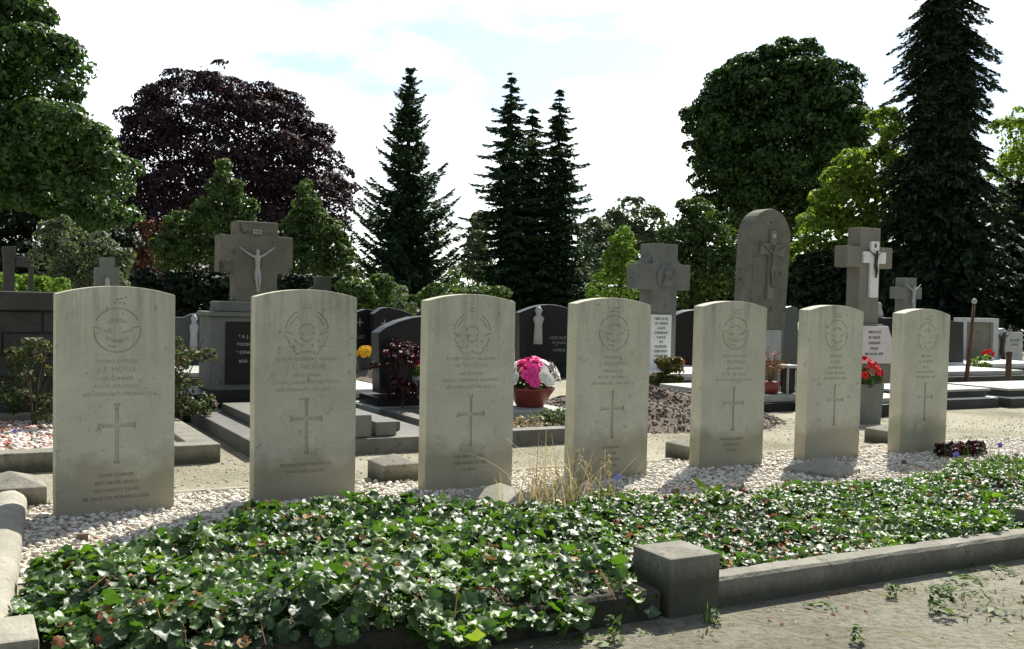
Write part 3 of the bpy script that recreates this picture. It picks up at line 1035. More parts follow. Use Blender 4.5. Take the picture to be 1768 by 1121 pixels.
SG = 'row of pale war headstones'
stones_ = [
    (-1.3315, 3.4062, .5477, .995, -.010, me_raf, ['FLYING OFFICER', 'J. F. MOYLE', 'AIR GUNNER', 'ROYAL AIR FORCE', '3RD FEBRUARY 1943 AGE 22'], ['SOME CORNER', 'BUT NEVER APART', 'HIS TWENTY YEARS', 'HE GAVE HIS MORNING EVER'],
     'leftmost pale headstone, largest in view, with round winged badge and four lines at its foot'),
    (-.7494, 3.7073, .4629, 1.003, -.010, me_rcaf, ['R.77035 WARRANT OFFICER', 'J. C. FALRUM', 'AIR GUNNER', 'ROYAL CANADIAN AIR FORCE', '3RD FEBRUARY 1943 AGE 21'], ['PATIENCE HIS THE PEACE', 'THAT LIVES ON YET'],
     'second pale headstone from left, wreath badge and two lines on its brown-stained foot'),
    (-.155, 3.9968, .4643, 1.002, -.004, me_rcaf, ['R.73301 FLIGHT SERGEANT', 'W. H. COOK', 'AIR GUNNER', 'ROYAL CANADIAN AIR FORCE', '3RD FEBRUARY 1943 AGE 25'], ['HIS DUTY DONE', 'AND NOBLY DONE', 'HE RESTS'],
     'pale headstone with wreath badge standing left of the bowl of pink flowers'),
    (.442, 4.339, .4773, 1.004, .0, me_raf, ['SERGEANT', 'J. HOLDING', 'WIRELESS OP.', 'ROYAL AIR FORCE', '3RD FEBRUARY 1943 AGE 21'], ['HIS MEMORY', 'IS DEAR', 'AND PROUD', 'ALWAYS'],
     'pale headstone behind the clump of dry straw grass, with round winged badge'),
    (1.0475, 4.7143, .4857, 1.005, .006, me_raf, ['FLIGHT SERGEANT', 'J. BREMNER', 'AIR BOMBER', 'ROYAL AIR FORCE', '3RD FEBRUARY 1943 AGE 23'], ['IN LOVING MEMORY', 'OF OUR SON', 'AT REST'],
     'pale headstone standing between the two parts of the brown earth mound'),
    (1.6269, 5.039, .5187, .997, .008, me_raf, ['SERGEANT', 'F. LEE', 'NAVIGATOR', 'ROYAL AIR FORCE', '3RD FEBRUARY 1943'], [],
     'lichen-spotted pale headstone behind the low pyramid block, before the white-crucifix cross'),
    (2.2183, 5.372, .5394, .989, .010, me_raf, ['SERGEANT', 'A. HARPER', 'PILOT', 'ROYAL AIR FORCE', '3RD FEBRUARY 1943'], [],
     'rightmost and smallest-looking pale headstone, with dark red plant at its foot'),
]
for x, y, yw, kz, lean, me, top, low, lab in stones_:
    t = thing('war_headstone', lab, 'headstone', (x, y, 0), yw, SG)
    t.rotation_euler = (0, lean, yw)
    b = link('slab', me, None, t)
    b.scale = (1, 1, kz)
    for nm, L in (('inscription', inscr(top, [])), ('epitaph', inscr([], low))):
        if L:
            i = link(nm, text_mesh(L), M['war_letter' if nm == 'inscription' else 'stained_letter'], t)
            i.location = (0, -.0003, 0)
            i.scale = (1, 1, kz)


# ------------------------------------------------------------------ crucifix figure (cast once, used on several monuments)
def corpus_mesh():
    J = [(0, 0, 0, .055), (0, -.01, .16, .062), (0, -.02, .30, .075), (0, -.012, .37, .045), (0, -.035, .43, .028), (.0, -.055, .50, .052), (0, -.055, .555, .035),
         (-.10, -.01, .375, .033), (-.24, 0, .46, .023), (-.38, .01, .565, .017), (-.43, .01, .60, .02),
         (.10, -.01, .375, .033), (.24, 0, .46, .023), (.38, .01, .565, .017), (.43, .01, .60, .02),
         (-.045, 0, -.05, .048), (-.035, -.05, -.24, .034), (-.012, -.01, -.44, .022), (-.008, -.03, -.50, .02),
         (.045, 0, -.05, .048), (.035, -.055, -.23, .034), (.016, -.025, -.43, .022), (.010, -.05, -.49, .02)]
    E = [(0, 1), (1, 2), (2, 3), (3, 4), (4, 5), (5, 6), (3, 7), (7, 8), (8, 9), (9, 10), (3, 11), (11, 12), (12, 13), (13, 14), (0, 15), (15, 16), (16, 17), (17, 18), (0, 19), (19, 20), (20, 21), (21, 22)]
    me = bpy.data.meshes.new('corpus')
    me.from_pydata([j[:3] for j in J], E, [])
    o = bpy.data.objects.new('corpus', me)
    col.objects.link(o)
    o.modifiers.new('s', 'SKIN')
    for k, j in enumerate(J):
        me.skin_vertices[0].data[k].radius = (j[3], j[3])
    me.skin_vertices[0].data[0].use_root = True
    sb = o.modifiers.new('u', 'SUBSURF'); sb.levels = 1; sb.render_levels = 1
    dg = bpy.context.evaluated_depsgraph_get()
    m = bpy.data.meshes.new_from_object(o.evaluated_get(dg))
    bpy.data.objects.remove(o)
    # loincloth bulge as its own fold of the same body
    return m


CORPUS = corpus_mesh()


def corpus(parent, x, y, z, h, mat, roll=0.0):
    me = CORPUS.copy()
    o = link('crucifix_figure', me, mat, parent, smooth=True)
    o.location = (x, y, z)
    o.rotation_euler = (0, roll, 0)
    k = h / 1.07
    o.scale = (k, k, k)
    c = MB().lathe([(.045, -.13), (.072, -.10), (.075, .0), (.066, .05)], 10).build('loincloth', mat, o, smooth=True)
    c.scale = (1, .8, 1)
    return o


def text_part(parent, lines, mat, y, name='inscription'):
    for ln in lines:
        o = link('text_line', text_mesh([ln], .0015), mat, parent)
        o.location = (0, y, 0)
    return o


def shape(parent, name, loc, yaw, pts, y0, y1, mat, bevel=.006):
    return MB().prism(trace(loc, yaw, pts), y0, y1).build(name, mat, parent, bevel)


def grave(s0, s1, t0, t1, h, label, w=.11, kmat='kerb_dark', fill='soil', name='grave_plot', fill_z=None):
    """kerbed grave: four kerb stones round a bed"""
    t = thing(name, label, 'grave', row((s0 + s1) / 2, t0), YAW)
    hw, L = (s1 - s0) / 2, t1 - t0
    for x0, x1, y0, y1 in ((-hw, hw, 0, w), (-hw, hw, L - w, L), (-hw, -hw + w, w, L - w), (hw - w, hw, w, L - w)):
        MB().box(x0, x1, y0, y1, -.03, h).build('kerb', M[kmat], t, .008)
    if fill:
        fz = h - .03 if fill_z is None else fill_z
        MB().box(-hw + w, hw - w, w, L - w, -.02, fz).build('bed', M[fill], t)
    return t


# grave behind the leftmost headstone: kerbed bed of red and white pebbles
grave(-.62, .585, 1.0, 2.55, .085, 'kerbed grave with red and white pebbles behind the leftmost headstone', .13, 'kerb_dark', 'mound', fill_z=.045)
n = 3000
s = rng.uniform(-.48, .45, n); t_ = rng.uniform(1.14, 2.4, n); sz = rng.uniform(.007, .016, n)
tag(stones('plot_pebbles', to_world(s, t_, .048 + sz * .3), sz, M['plot_pebble']), 'red and white pebbles lying inside the kerbed grave at left', 'pebbles', kind='stuff')
# dark block monument of the left grave
loc = row(.0, 2.62)
t = thing('tomb_wall', 'wide dark grave monument of coursed stone blocks at the left edge', 'monument', loc, YAW)
mb = MB()
for r in range(5):
    z0 = .02 + r * .125
    x = -.62 + (.0 if r % 2 else -.0)
    cuts = [-.62, -.25, .12, .5] if r % 2 else [-.62, -.42, -.05, .3, .5]
    for a, b in zip(cuts[:-1], cuts[1:]):
        mb.box(a + .006, b - .006, random.uniform(0, .012), .22, z0 + .005, z0 + .12)
mb.build('block_courses', M['dark_stone'], t, .006)
MB().box(-.61, .49, .02, .215, 0, .645).build('core', M['dark_stone'], t)
MB().box(-.66, .54, -.025, .25, .647, .752).build('cap', M['dark_stone'], t, .012)

# shrubs of that grave
def bush(name, label, cat, p, r, h, mat, n, size, stems=7, tips=None, group=None, csize=.03):
    t = thing(name, label, cat, p, 0, group)
    bl = [((random.uniform(-.75, .75) * r, random.uniform(-.6, .6) * r, h * random.uniform(.15, .92)), (r * random.uniform(.25, .5), r * .4, h * random.uniform(.08, .2))) for _ in range(11)]
    P, Nn = crown_points(bl, n, 0, csize, .35, .3)
    link('leaves', leaves_mesh('leaves', P, Nn, size), mat, t)
    mb = MB()
    for k in range(stems):
        a = random.uniform(0, 6.28); q = random.uniform(.2, .85) * r
        e = Vector((math.cos(a) * q, math.sin(a) * q, h * random.uniform(.6, 1)))
        mb.tube([(0, 0, -.02), (e.x * .35, e.y * .35, e.z * .5), e], [.006, .004, .002], 5)
    mb.build('stems', M['bark'], t)
    return t


ta = bush('rose_bush', 'thin rose bush with reddish shoot tips before the dark block monument', 'bush', G(58, 735, .05), .22, .46, M['rose_leaf'], 2200, .026)
bush('rose_bush', 'dark leafy bush standing close behind the leftmost headstone, right side', 'bush', row(.60, 2.15, .05), .20, .50, M['rose_leaf'], 2200, .026)
bush('red_shrub', 'small reddish shrub beside the leftmost headstone, left of its foot', 'bush', G(88, 700, .05), .09, .42, M['red_leaf'], 300, .025)


def flower_mesh(r=.03, petals=9, rows=2):
    mb = MB()
    for q in range(rows):
        k = petals - q * 2
        for i in range(k):
            a = 6.283 * i / k + q * .3
            rr = r * (1 - .32 * q); up = .35 + .55 * q
            c, s_ = math.cos(a), math.sin(a)
            w_ = rr * .5
            m = Vector((c * rr * .55, s_ * rr * .55, rr * up * .7)); e = Vector((c * rr, s_ * rr, rr * up * .75)); sd_ = Vector((-s_, c, 0)) * w_
            mb.add([Vector((0, 0, 0)), m - sd_, e - sd_ * .5, e + sd_ * .5, m + sd_], [(0, 1, 2, 3, 4)])
    return mb.mesh('flower', fix=False)


FL = flower_mesh()


def bloom(parent, p, k, mat, tilt=None):
    me = FL.copy()
    o = link('flower', me, mat, parent)
    o.location = p
    o.scale = (k, k, k)
    o.rotation_euler = tilt or (random.uniform(-.6, .6), random.uniform(-.6, .6), random.uniform(0, 6))
    return o


def flower_dome(parent, c, r, h, n, mats, k, zmin=.1):
    """heads spread over a dome of leaves"""
    for i in range(n):
        a = 2.399 * i + random.uniform(-.3, .3)
        q = math.sqrt((i + .5) / n)
        th = q * 1.45
        d = Vector((math.cos(a) * math.sin(th), math.sin(a) * math.sin(th), math.cos(th)))
        p = Vector((c[0] + d.x * r, c[1] + d.y * r, c[2] + d.z * h))
        m = mats(d) if callable(mats) else mats
        e = d.to_track_quat('Z', 'Y').to_euler()
        bloom(parent, p, k * random.uniform(.8, 1.25), m, (e.x + random.uniform(-.3, .3), e.y, e.z))


# small violet flowers
def violet(px, py, z, lab):
    p = G(px, py, z)
    t = thing('pansy', lab, 'flower', (p.x, p.y, 0.01), random.uniform(0, 6), 'small violet flowers')
    MB().tube([(0, 0, 0), (.004, 0, z * .6), (0, -.004, z - .014)], [.0015, .0012, .001], 5).build('stem', M['shrub_green'], t)
    for k in range(2):
        bloom(t, (random.uniform(-.008, .008), -.006, z - .01 + k * .006), .33, M['violet_petal'], (1.0, 0, random.uniform(-.4, .4) - t.rotation_euler.z))
    return t


violet(24, 746, .09, 'violet flower in the pebbled grave at the left edge')
violet(1724, 770, .16, 'tallest violet flower at the right edge of the leaf bed')
violet(1652, 786, .13, 'violet flower just right of the dark red plant')
violet(1066, 826, .10, 'single violet flower right of the dry grass clump')

# ------------------------------------------------------------------ big crucifix grave (behind the second headstone)
t = thing('ledger_grave', 'stepped grey grave slabs in front of the large crucifix cross', 'grave', row(1.22, 1.0), YAW)
MB().box(-.48, .50, 0, 1.5, -.03, .078).build('base_slab', M['slab_dark'], t, .008)
MB().box(-.33, .33, .22, 1.35, .080, .128).build('top_slab', M['slab_dark'], t, .006)
MB().box(-.10, .10, .03, .19, .080, .19).build('stone_block', M['grey_stone'], t, .006)
MB().box(.13, .24, .05, .16, .080, .15).build('stone_block', M['grey_stone'], t, .006)
MB().box(-.52, .54, 1.51, 2.1, -.03, .165).build('plinth', M['black_granite'], t, .008)
loc = row(1.2, 2.72, .165)
t = thing('crucifix_monument', 'tall dark stone cross carrying a pale metal crucifix figure', 'monument', loc, YAW)
ped = [(365, 692), (527, 680), (527, 580), (365, 590)]
pw = .30
MB().box(-pw, pw, 0, .34, 0, .46).build('pedestal', M['grey_stone'], t, .008)
MB().box(-pw - .015, pw + .015, -.02, .36, .462, .49).build('pedestal_cap', M['grey_stone'], t, .006)
MB().box(-.24, .24, .03, .31, .492, .555).build('upper_step', M['grey_stone'], t, .006)
pl = MB().box(-.21, .24, -.012, -.001, .04, .43).build('plaque', M['black_granite'], t, .002)
text_part(pl, [('T R U S T', .0, .385, .018, None), ('* A. J.', -.10, .33, .02, None), ('TOON', -.10, .28, .02, None), ('* DINA', -.10, .23, .02, None), ('BEEK', -.10, .175, .018, None), ('R.I.P.', -.03, .125, .018, None)], M['letter_white'], -.0135)
loc_c = loc
o_ = trace(loc, YAW, [(375, 412), (375, 471), (405, 474), (405, 570), (478, 411), (509, 410), (509, 473), (478, 474), (478, 384), (411, 384), (411, 412)])
sx = .135
zt, za1, za0 = o_[8][1], o_[5][1], o_[6][1]
ax = (o_[5][0] - o_[0][0]) / 2 - .01
cx_ = (o_[5][0] + o_[0][0]) / 2 + .015
cr = [(cx_ - sx, .557), (cx_ + sx, .557), (cx_ + sx, za0), (cx_ + ax, za0), (cx_ + ax, za1), (cx_ + sx, za1), (cx_ + sx, zt), (cx_ - sx, zt), (cx_ - sx, za1), (cx_ - ax, za1), (cx_ - ax, za0), (cx_ - sx, za0)]
MB().prism(cr, .05, .19).build('cross', M['brown_stone'], t, .008)
MB().prism([(cx_ - sx * .72, za1 + .02), (cx_ + sx * .72, za1 + .02), (cx_ + sx * .72, zt - .02), (cx_ - sx * .72, zt - .02)], .042, .0495).build('head_panel', M['brown_stone'], t, .002)
fg = trace(loc, YAW, [(447, 430), (447, 505), (480, 430)])
corpus(t, fg[0][0], .02, (fg[0][1] * .47 + fg[1][1] * .53), (fg[0][1] - fg[1][1]) * 1.02, M['metal'], -.03)
nb = trace(loc, YAW, [(447, 400)])[0]
sg = MB().box(nb[0] - .028, nb[0] + .028, .03, .0415, nb[1] - .014, nb[1] + .014).build('title_plate', M['metal'], t, .002)
text_part(sg, [('INRI', nb[0], nb[1] - .009, .018, .045)], M['letter_black'], .028)

# ------------------------------------------------------------------ headstones behind
def headstone(name, label, loc, yaw, pts, thick, mat, lines=None, lmat='letter_white', plinth=None, group='headstones of other graves', bevel=.006):
    t = thing(name, label, 'headstone', loc, yaw, group)
    shape(t, 'slab', loc, yaw, pts, 0, thick, M[mat], bevel)
    if plinth:
        x = [p[0] for p in trace(loc, yaw, pts)]
        MB().box(min(x) - .05, max(x) + .05, -.06, thick + .06, -.03, plinth).build('plinth', M[mat], t, .006)
    if lines:
        L = []
        for tx, px, py, ch, mw in lines:
            q = trace(loc, yaw, [(px, py)])[0]
            L.append((tx, q[0], q[1], ch, mw))
        text_part(t, L, M[lmat], -.002)
    return t


def arch(xl, xr, ysh, yap, yb, n=12, skew=0):
    """round-shouldered outline in pixels, from lower left round to upper left"""
    pts = [(xl, yb), (xr, yb), (xr, ysh)]
    for i in range(1, n):
        q = i / n
        x = xr + (xl - xr) * q
        pts.append((x, ysh + (yap - ysh) * math.sin(PI * q) + skew * q))
    pts.append((xl, ysh + skew))
    return pts


# dark polished stone left of the third headstone, on plinths
loc = row(2.32, 2.42, .14)
hs = headstone('curved_headstone', 'dark polished curved-top headstone left of the third pale headstone', loc, YAW, [(656, 680), (860, 672), (860, 560), (830, 552), (790, 546), (750, 545), (715, 548), (690, 555), (668, 565), (654, 575)], .14, 'dark_granite',)
MB().box(-.52, .52, -.20, .30, -.14, -.06).build('lower_plinth', M['ledger'], hs, .006)
MB().box(-.47, .47, -.10, .24, -.06, .0).build('upper_plinth', M['dark_granite'], hs, .006)
c_ = trace(loc, YAW, [(693, 590)])[0]
MB().prism([(c_[0] - .014, .1), (c_[0] + .014, .1), (c_[0] + .014, .26), (c_[0] + .07, .26), (c_[0] + .07, .29), (c_[0] + .014, .29), (c_[0] + .014, .36), (c_[0] - .014, .36), (c_[0] - .014, .29), (c_[0] - .07, .29), (c_[0] - .07, .26), (c_[0] - .014, .26)], -.004, -.0005).build('bronze_cross', M['bronze'], hs, .001)

g3 = grave(1.82, 2.83, 1.0, 2.2, .085, 'kerbed grave with low plants behind the third headstone', .10, 'slab_dark', 'soil')
MB().box(.06, .49, .55, 1.05, .056, .115).build('flower_slab', M['ledger'], g3, .006)
pb = bush('sedum_clump', 'low olive-green clump creeping over the grave kerb below the flower bowl', 'plant', row(2.46, 1.25, .05), .19, .10, M['grey_green'], 900, .02, stems=4)
bush('yellow_clump', 'low yellowish plant beside the olive-green clump on the grave', 'plant', row(2.28, 1.2, .05), .11, .06, M['straw'], 260, .018, stems=3)

# bowl of pink and white flowers
p = row(2.645, 1.78, .115)
t = thing('flower_bowl', 'red-brown bowl of bright pink and white flowers between third and fourth headstones', 'flower bowl', p, 0)
MB().lathe([(.075, 0), (.085, .005), (.125, .075), (.148, .105), (.152, .122), (.144, .122), (.135, .10)], 28).build('bowl', M['terracotta'], t, smooth=True)
bl = [((0, 0, .15), (.15, .15, .08))]
P, Nn = crown_points(bl, 500, 60, .02, .3)
link('leaves', leaves_mesh('leaves', P, Nn, .035), M['shrub_green'], t)
flower_dome(t, (.01, -.01, .145), .165, .145, 46, lambda d: M['pink'] if (d.x > -.5 and d.x < .36) else M['white_petal'], 1.15)

bush('red_shrub', 'dark red leafy shrub before the curved dark headstone, left of the third headstone', 'bush', row(1.97, 2.2, .09), .17, .40, M['wreath'], 1500, .03)
# yellow flowers
p = at(631, 625, 8.6)
p.z = 0.22
t = thing('flower_pot', 'dark pot of yellow flowers before the black headstones', 'flower pot', (p.x, p.y, p.z), 0)
MB().lathe([(.05, -.22), (.06, -.1), (.08, 0), (.082, .04), (.07, .04)], 20).build('pot', M['pot_dark'], t, smooth=True)
flower_dome(t, (0, 0, .05), .075, .075, 24, M['yellow_petal'], .8)
# red flowers peeping out left of the third headstone
p = at(717, 640, 6.3)
t = thing('flower_pot', 'pink-red flowers in a pale pot peeping out left of the third headstone', 'flower pot', (p.x + .055, p.y, .14), 0)
MB().lathe([(.045, 0), (.05, .02), (.075, .13), (.078, .14), (.068, .14)], 20).build('pot', M['light_stone'], t, smooth=True)
P, Nn = crown_points([((0, 0, .17), (.07, .07, .06))], 160, 24, .02, .3)
link('leaves', leaves_mesh('leaves', P, Nn, .03), M['bright'], t)
flower_dome(t, (0, 0, .2), .065, .10, 10, M['pink'], .9)

# black twin headstones
D = 9.3
loc = at(640, 600, D); loc.z = 0
headstone('black_headstone', 'black headstone with cross and low curved top, left of its taller twin', loc, YAW, [(600, 650), (650, 648), (650, 536), (632, 534), (612, 540), (600, 546)], .12, 'black_granite', [('+', 621, 566, .10, None), ('RUST', 621, 585, .03, None)], 'letter_grey', .08)
loc = at(690, 600, D - .1); loc.z = 0
headstone('black_headstone', 'black headstone with double-curved top behind the yellow flowers', loc, YAW, [(647, 652), (740, 646), (740, 556), (718, 546), (695, 536), (672, 531), (660, 532), (646, 542)], .12, 'black_granite', [('+', 664, 568, .10, None)], 'letter_grey', .08)
# light slab lying before them
t = thing('ledger_slab', 'flat pale grave slab seen between second and third headstones', 'grave', row(1.95, 2.9), YAW)
MB().box(-.55, .30, 0, 1.3, -.03, .09).build('base', M['dark_stone'], t, .006)
MB().box(-.5, .25, .05, 1.25, .092, .135).build('slab', M['white_stone'], t, .006)
t = thing('earth_heap', 'low heap of dug soil behind the pale grave slab', 'soil heap', row(2.56, 4.41), YAW)


def heap(name, parent, cx, cy, rx, ry, h, n=34):
    vs, fs = [], []
    for i in range(n + 1):
        for j in range(n + 1):
            u, v = i / n * 2 - 1, j / n * 2 - 1
            r = math.hypot(u, v)
            z = h * max(0, 1 - r ** 1.6) * (1 + .13 * math.sin(u * 7 + v * 5) + .10 * math.sin(v * 11 + 1) + .12 * math.sin(u * 19 + v * 13)) + random.uniform(-.007, .007) * (r < 1)
            vs.append((cx + u * rx, cy + v * ry, z - .012))
    fs = [(i * (n + 1) + j, (i + 1) * (n + 1) + j, (i + 1) * (n + 1) + j + 1, i * (n + 1) + j + 1) for i in range(n) for j in range(n)]
    return MB().add(vs, fs).build(name, M['mound'], parent, smooth=True)


def clods(parent_name, label, s0, s1, t0, t1, n, hf, smax=.013):
    s = rng.uniform(s0, s1, n); t = rng.uniform(t0, t1, n); sz = smax * rng.uniform(.45, 1, n) ** 2.2
    o = stones(parent_name, to_world(s, t, hf(s, t) + sz * .2), sz, M['clod'], .75)
    return tag(o, label, 'soil', kind='stuff')


heap('soil', t, 0, 0, .6, .5, .14)

# fresh earth mound (seen on both sides of the fifth headstone)
t = thing('earth_mound', 'fresh brown earth mound seen on both sides of the fifth pale headstone', 'soil heap', row(3.55, 1.95), YAW)
heap('soil', t, .08, 0, 1.0, .9, .17, 48)


def mh(s, t):
    u, v = (s - 3.63) / 1.0, (t - 1.95) / .9
    r = np.hypot(u, v)
    return .17 * np.maximum(0, 1 - r ** 1.6) * (1 + .13 * np.sin(u * 7 + v * 5) + .10 * np.sin(v * 11 + 1) + .12 * np.sin(u * 19 + v * 13)) - .008


clods('earth_clods', 'lumps of dry earth lying on the fresh mound', 2.7, 4.6, 1.06, 2.8, 6500, mh)

# wavy grey-green headstone left of the big crucifix
loc = at(350, 600, 9.0); loc.z = 0
t = headstone('wavy_headstone', 'grey-green wavy-topped double headstone left of the large crucifix cross', loc, YAW - .1, [(285, 660), (412, 655), (412, 552), (395, 553), (375, 551), (360, 545), (342, 541), (328, 543), (318, 548), (300, 548), (285, 545)], .12, 'green_granite', [('RUST IN VREDE', 385, 565, .03, .22), ('IN MEMORIAM', 385, 578, .025, .2)], 'letter_grey', .1)
q = trace(loc, YAW - .1, [(334, 575)])[0]
st_ = MB().lathe([(.03, -.16), (.035, -.10), (.03, -.02), (.04, .06), (.018, .10), (.03, .13), (.012, .165)], 10, (q[0], -.03, q[1])).build('carved_statue', M['light_stone'], t, smooth=True)
t = thing('ledger_slab', 'low pale slab behind the bush right of the leftmost headstone', 'grave', row(1.2, 4.5), YAW)
MB().box(-.35, .5, 0, 1.0, -.03, .10).build('base', M['dark_stone'], t, .006)
MB().box(-.31, .46, .05, .95, .102, .14).build('slab', M['ledger'], t, .006)

# crosses at the far left
def cross_stone(name, label, loc, yaw, px_c, top, arm0, arm1, hw_stem, hw_arm, bottom, thick, mat, bevel=.006):
    t = thing(name, label, 'monument', loc, yaw)
    pts = [(px_c - hw_stem, bottom), (px_c + hw_stem, bottom), (px_c + hw_stem, arm1), (px_c + hw_arm, arm1), (px_c + hw_arm, arm0), (px_c + hw_stem, arm0), (px_c + hw_stem, top), (px_c - hw_stem, top), (px_c - hw_stem, arm0), (px_c - hw_arm, arm0), (px_c - hw_arm, arm1), (px_c - hw_stem, arm1)]
    L = trace(loc, yaw, pts)
    xc = sum(p[0] for p in L[:2]) / 2
    # square the figure up
    zc = lambda a, b: (L[a][1] + L[b][1]) / 2
    hs_, ha = abs(L[1][0] - L[0][0]) / 2, abs(L[3][0] - L[10][0]) / 2
    z_a1, z_a0, z_t = zc(2, 11), zc(5, 8), zc(6, 7)
    Q = [(xc - hs_, 0), (xc + hs_, 0), (xc + hs_, z_a1), (xc + ha, z_a1), (xc + ha, z_a0), (xc + hs_, z_a0), (xc + hs_, z_t), (xc - hs_, z_t), (xc - hs_, z_a0), (xc - ha, z_a0), (xc - ha, z_a1), (xc - hs_, z_a1)]
    MB().prism(Q, 0, thick).build('cross', M[mat], t, bevel)
    return t, xc, hs_, ha, z_t, z_a0, z_a1


loc = at(16, 520, 9.5); loc.z = 0
t = thing('pillar_monument', 'dark stone pillar with flared top at the far left', 'monument', loc, YAW)
L = trace(loc, YAW, [(6, 520), (26, 520), (26, 447), (28, 426), (3, 426), (6, 447)])
mb = MB().prism([(L[0][0], 0), (L[1][0], 0)] + L[2:], 0, .14)
mb.build('pillar', M['dark_stone'], t, .006)
x1 = trace(loc, YAW, [(50, 444), (50, 461), (26.5, 461)])
MB().prism([(x1[2][0], x1[1][1]), (x1[1][0], x1[1][1]), (x1[0][0], x1[0][1]), (x1[2][0], x1[0][1])], .01, .13).build('arm', M['dark_stone'], t, .005)
x2 = trace(loc, YAW, [(50.5, 444), (59, 444)])
MB().prism([(x2[0][0], 0), (x2[1][0], 0), (x2[1][0], x2[1][1] - .08), (x2[0][0], x2[0][1] - .08)], .01, .13).build('side_post', M['dark_stone'], t, .005)
loc = at(184, 500, 10.5); loc.z = 0
t, xc, hs_, ha, zt_, za, zb = cross_stone('stone_cross', 'small grey stone cross rising just above the leftmost headstone', loc, YAW, 184, 445, 462, 500, 12, 21, 560, .12, 'grey_stone')
MB().lathe([(.03, -.1), (.035, .0), (.022, .05), (.028, .08), (.008, .11)], 10, (xc, -.02, zb + .02)).build('carved_figure', M['light_stone'], t, smooth=True)
# little roof-shaped stone peeping above the second headstone
loc = at(556, 500, 11); loc.z = 0
headstone('stone_cross', 'dark slanting stone top peeping above the second headstone', loc, YAW, [(530, 560), (572, 560), (572, 478), (548, 478), (546, 494), (530, 503)], .12, 'dark_stone')

# dark headstone with carved statue and lettering (behind the pink flowers)
loc = at(940, 600, 10.2); loc.z = 0
t = headstone('arched_headstone', 'black arched headstone with grey carved statue right of the third headstone', loc, YAW - .12, arch(897, 1000, 540, 526, 655), .14, 'dark_granite',
              [('HIER RUST', 965, 586, .032, .22), ('IN VREDE', 965, 594, .026, .2), ('*', 960, 601, .04, None), ('FAMILIE', 965, 607, .03, .18)], 'letter_grey', .12)
q = trace(loc, YAW - .12, [(928, 560)])[0]
MB().lathe([(.05, -.2), (.045, -.1), (.04, .0), (.06, .06), (.025, .10), (.042, .14), (.015, .18)], 10, (q[0], -.02, q[1])).build('carved_statue', M['metal'], t, smooth=True)
L = trace(loc, YAW - .12, arch(908, 985, 548, 538, 620))
MB().prism(L, -.004, -.0005).build('polished_panel', M['black_granite'], t, .001)
L = [(i.location) for i in t.children if i.name.startswith('text_line')]
for i in t.children:
    if i.name.startswith('text_line'): i.location = (0, -.006, 0)

# celtic-style cross with white tablet
loc = at(1142, 600, 10.0); loc.z = 0
t, xc, hs_, ha, zt_, za, zb = cross_stone('tablet_cross', 'grey cross with round head medallion and white lettered tablet', loc, YAW, 1144, 421, 456, 500, 21, 44, 640, .22, 'grey_stone')
zc_ = (za + zb) / 2
mb = MB()
for sg_ in (0, 1):
    a0, a1 = (90, 180) if sg_ else (0, 90)
    mb.prism(arc(xc, zc_, .215, a0 + 5, a1 - 5, .075), .03, .19)
mb.build('ring', M['grey_stone'], t, .004)
MB().prism([(xc + .115 * math.cos(a), zc_ + .13 * math.sin(a)) for a in np.linspace(0, 2 * PI, 9)[:-1] + PI / 8], -.02, -.001).build('medallion', M['grey_stone'], t, .006)
bust = MB().lathe([(.055, -.09), (.05, -.04), (.02, -.012), (.036, .02), (.04, .04), (.02, .075)], 12, (xc, -.03, zc_)).build('carved_head', M['grey_stone'], t, smooth=True)
L = trace(loc, YAW, [(1123, 543), (1158, 543), (1158, 640), (1123, 640)])
tb = MB().box(L[0][0], L[1][0], -.018, -.001, max(.08, L[2][1]), L[0][1]).build('tablet', M['white_stone'], t, .003)
xm = (L[0][0] + L[1][0]) / 2
words_ = ['HIER RUST', 'IN VREDE', 'ONZE', 'DIERBARE', 'VADER', 'EN', 'MOEDER', 'GEBOREN', 'OVERLEDEN', 'BID VOOR', 'HEN']
text_part(tb, [(w_, xm, L[0][1] - .055 - .046 * k, .026, .17) for k, w_ in enumerate(words_)], M['letter_black'], -.0195)
bush('heather_bush', 'round olive-brown heather bush below the white lettered tablet', 'bush', G(1146, 676), .19, .30, leaf('heather', [(0, (.05, .055, .013)), (.6, (.10, .10, .026)), (1, (.15, .11, .045))]), 2600, .035, group=None)

# dark headstone between tablet cross and arched monument
loc = at(1180, 600, 10.8); loc.z = 0
headstone('black_headstone', 'black rounded headstone between the tablet cross and the fifth headstone', loc, YAW, arch(1160, 1240, 548, 535, 640), .14, 'black_granite', plinth=.1)
t = thing('ledger_slab', 'pale grave slabs left of the fifth headstone, behind the mound', 'grave', Vector((1.95, 9.5, 0)), YAW)
MB().box(-.7, .6, 0, 1.3, -.03, .08).build('base', M['dark_stone'], t, .006)
MB().box(-.64, .54, .06, 1.2, .082, .13).build('slab', M['white_stone'], t, .006)
MB().box(-.3, .0, .7, 1.0, .132, .26).build('grave_block', M['white_stone'], t, .006)
p = at(1172, 622, 10.2)
t = thing('flower_pot', 'small pot of orange-red flowers beside the black rounded headstone', 'flower pot', (p.x, p.y, p.z - .15), 0)
MB().lathe([(.04, 0), (.06, .11), (.05, .11)], 16).build('pot', M['pot_dark'], t, smooth=True)
flower_dome(t, (0, 0, .12), .06, .05, 10, M['red_petal'], .7)

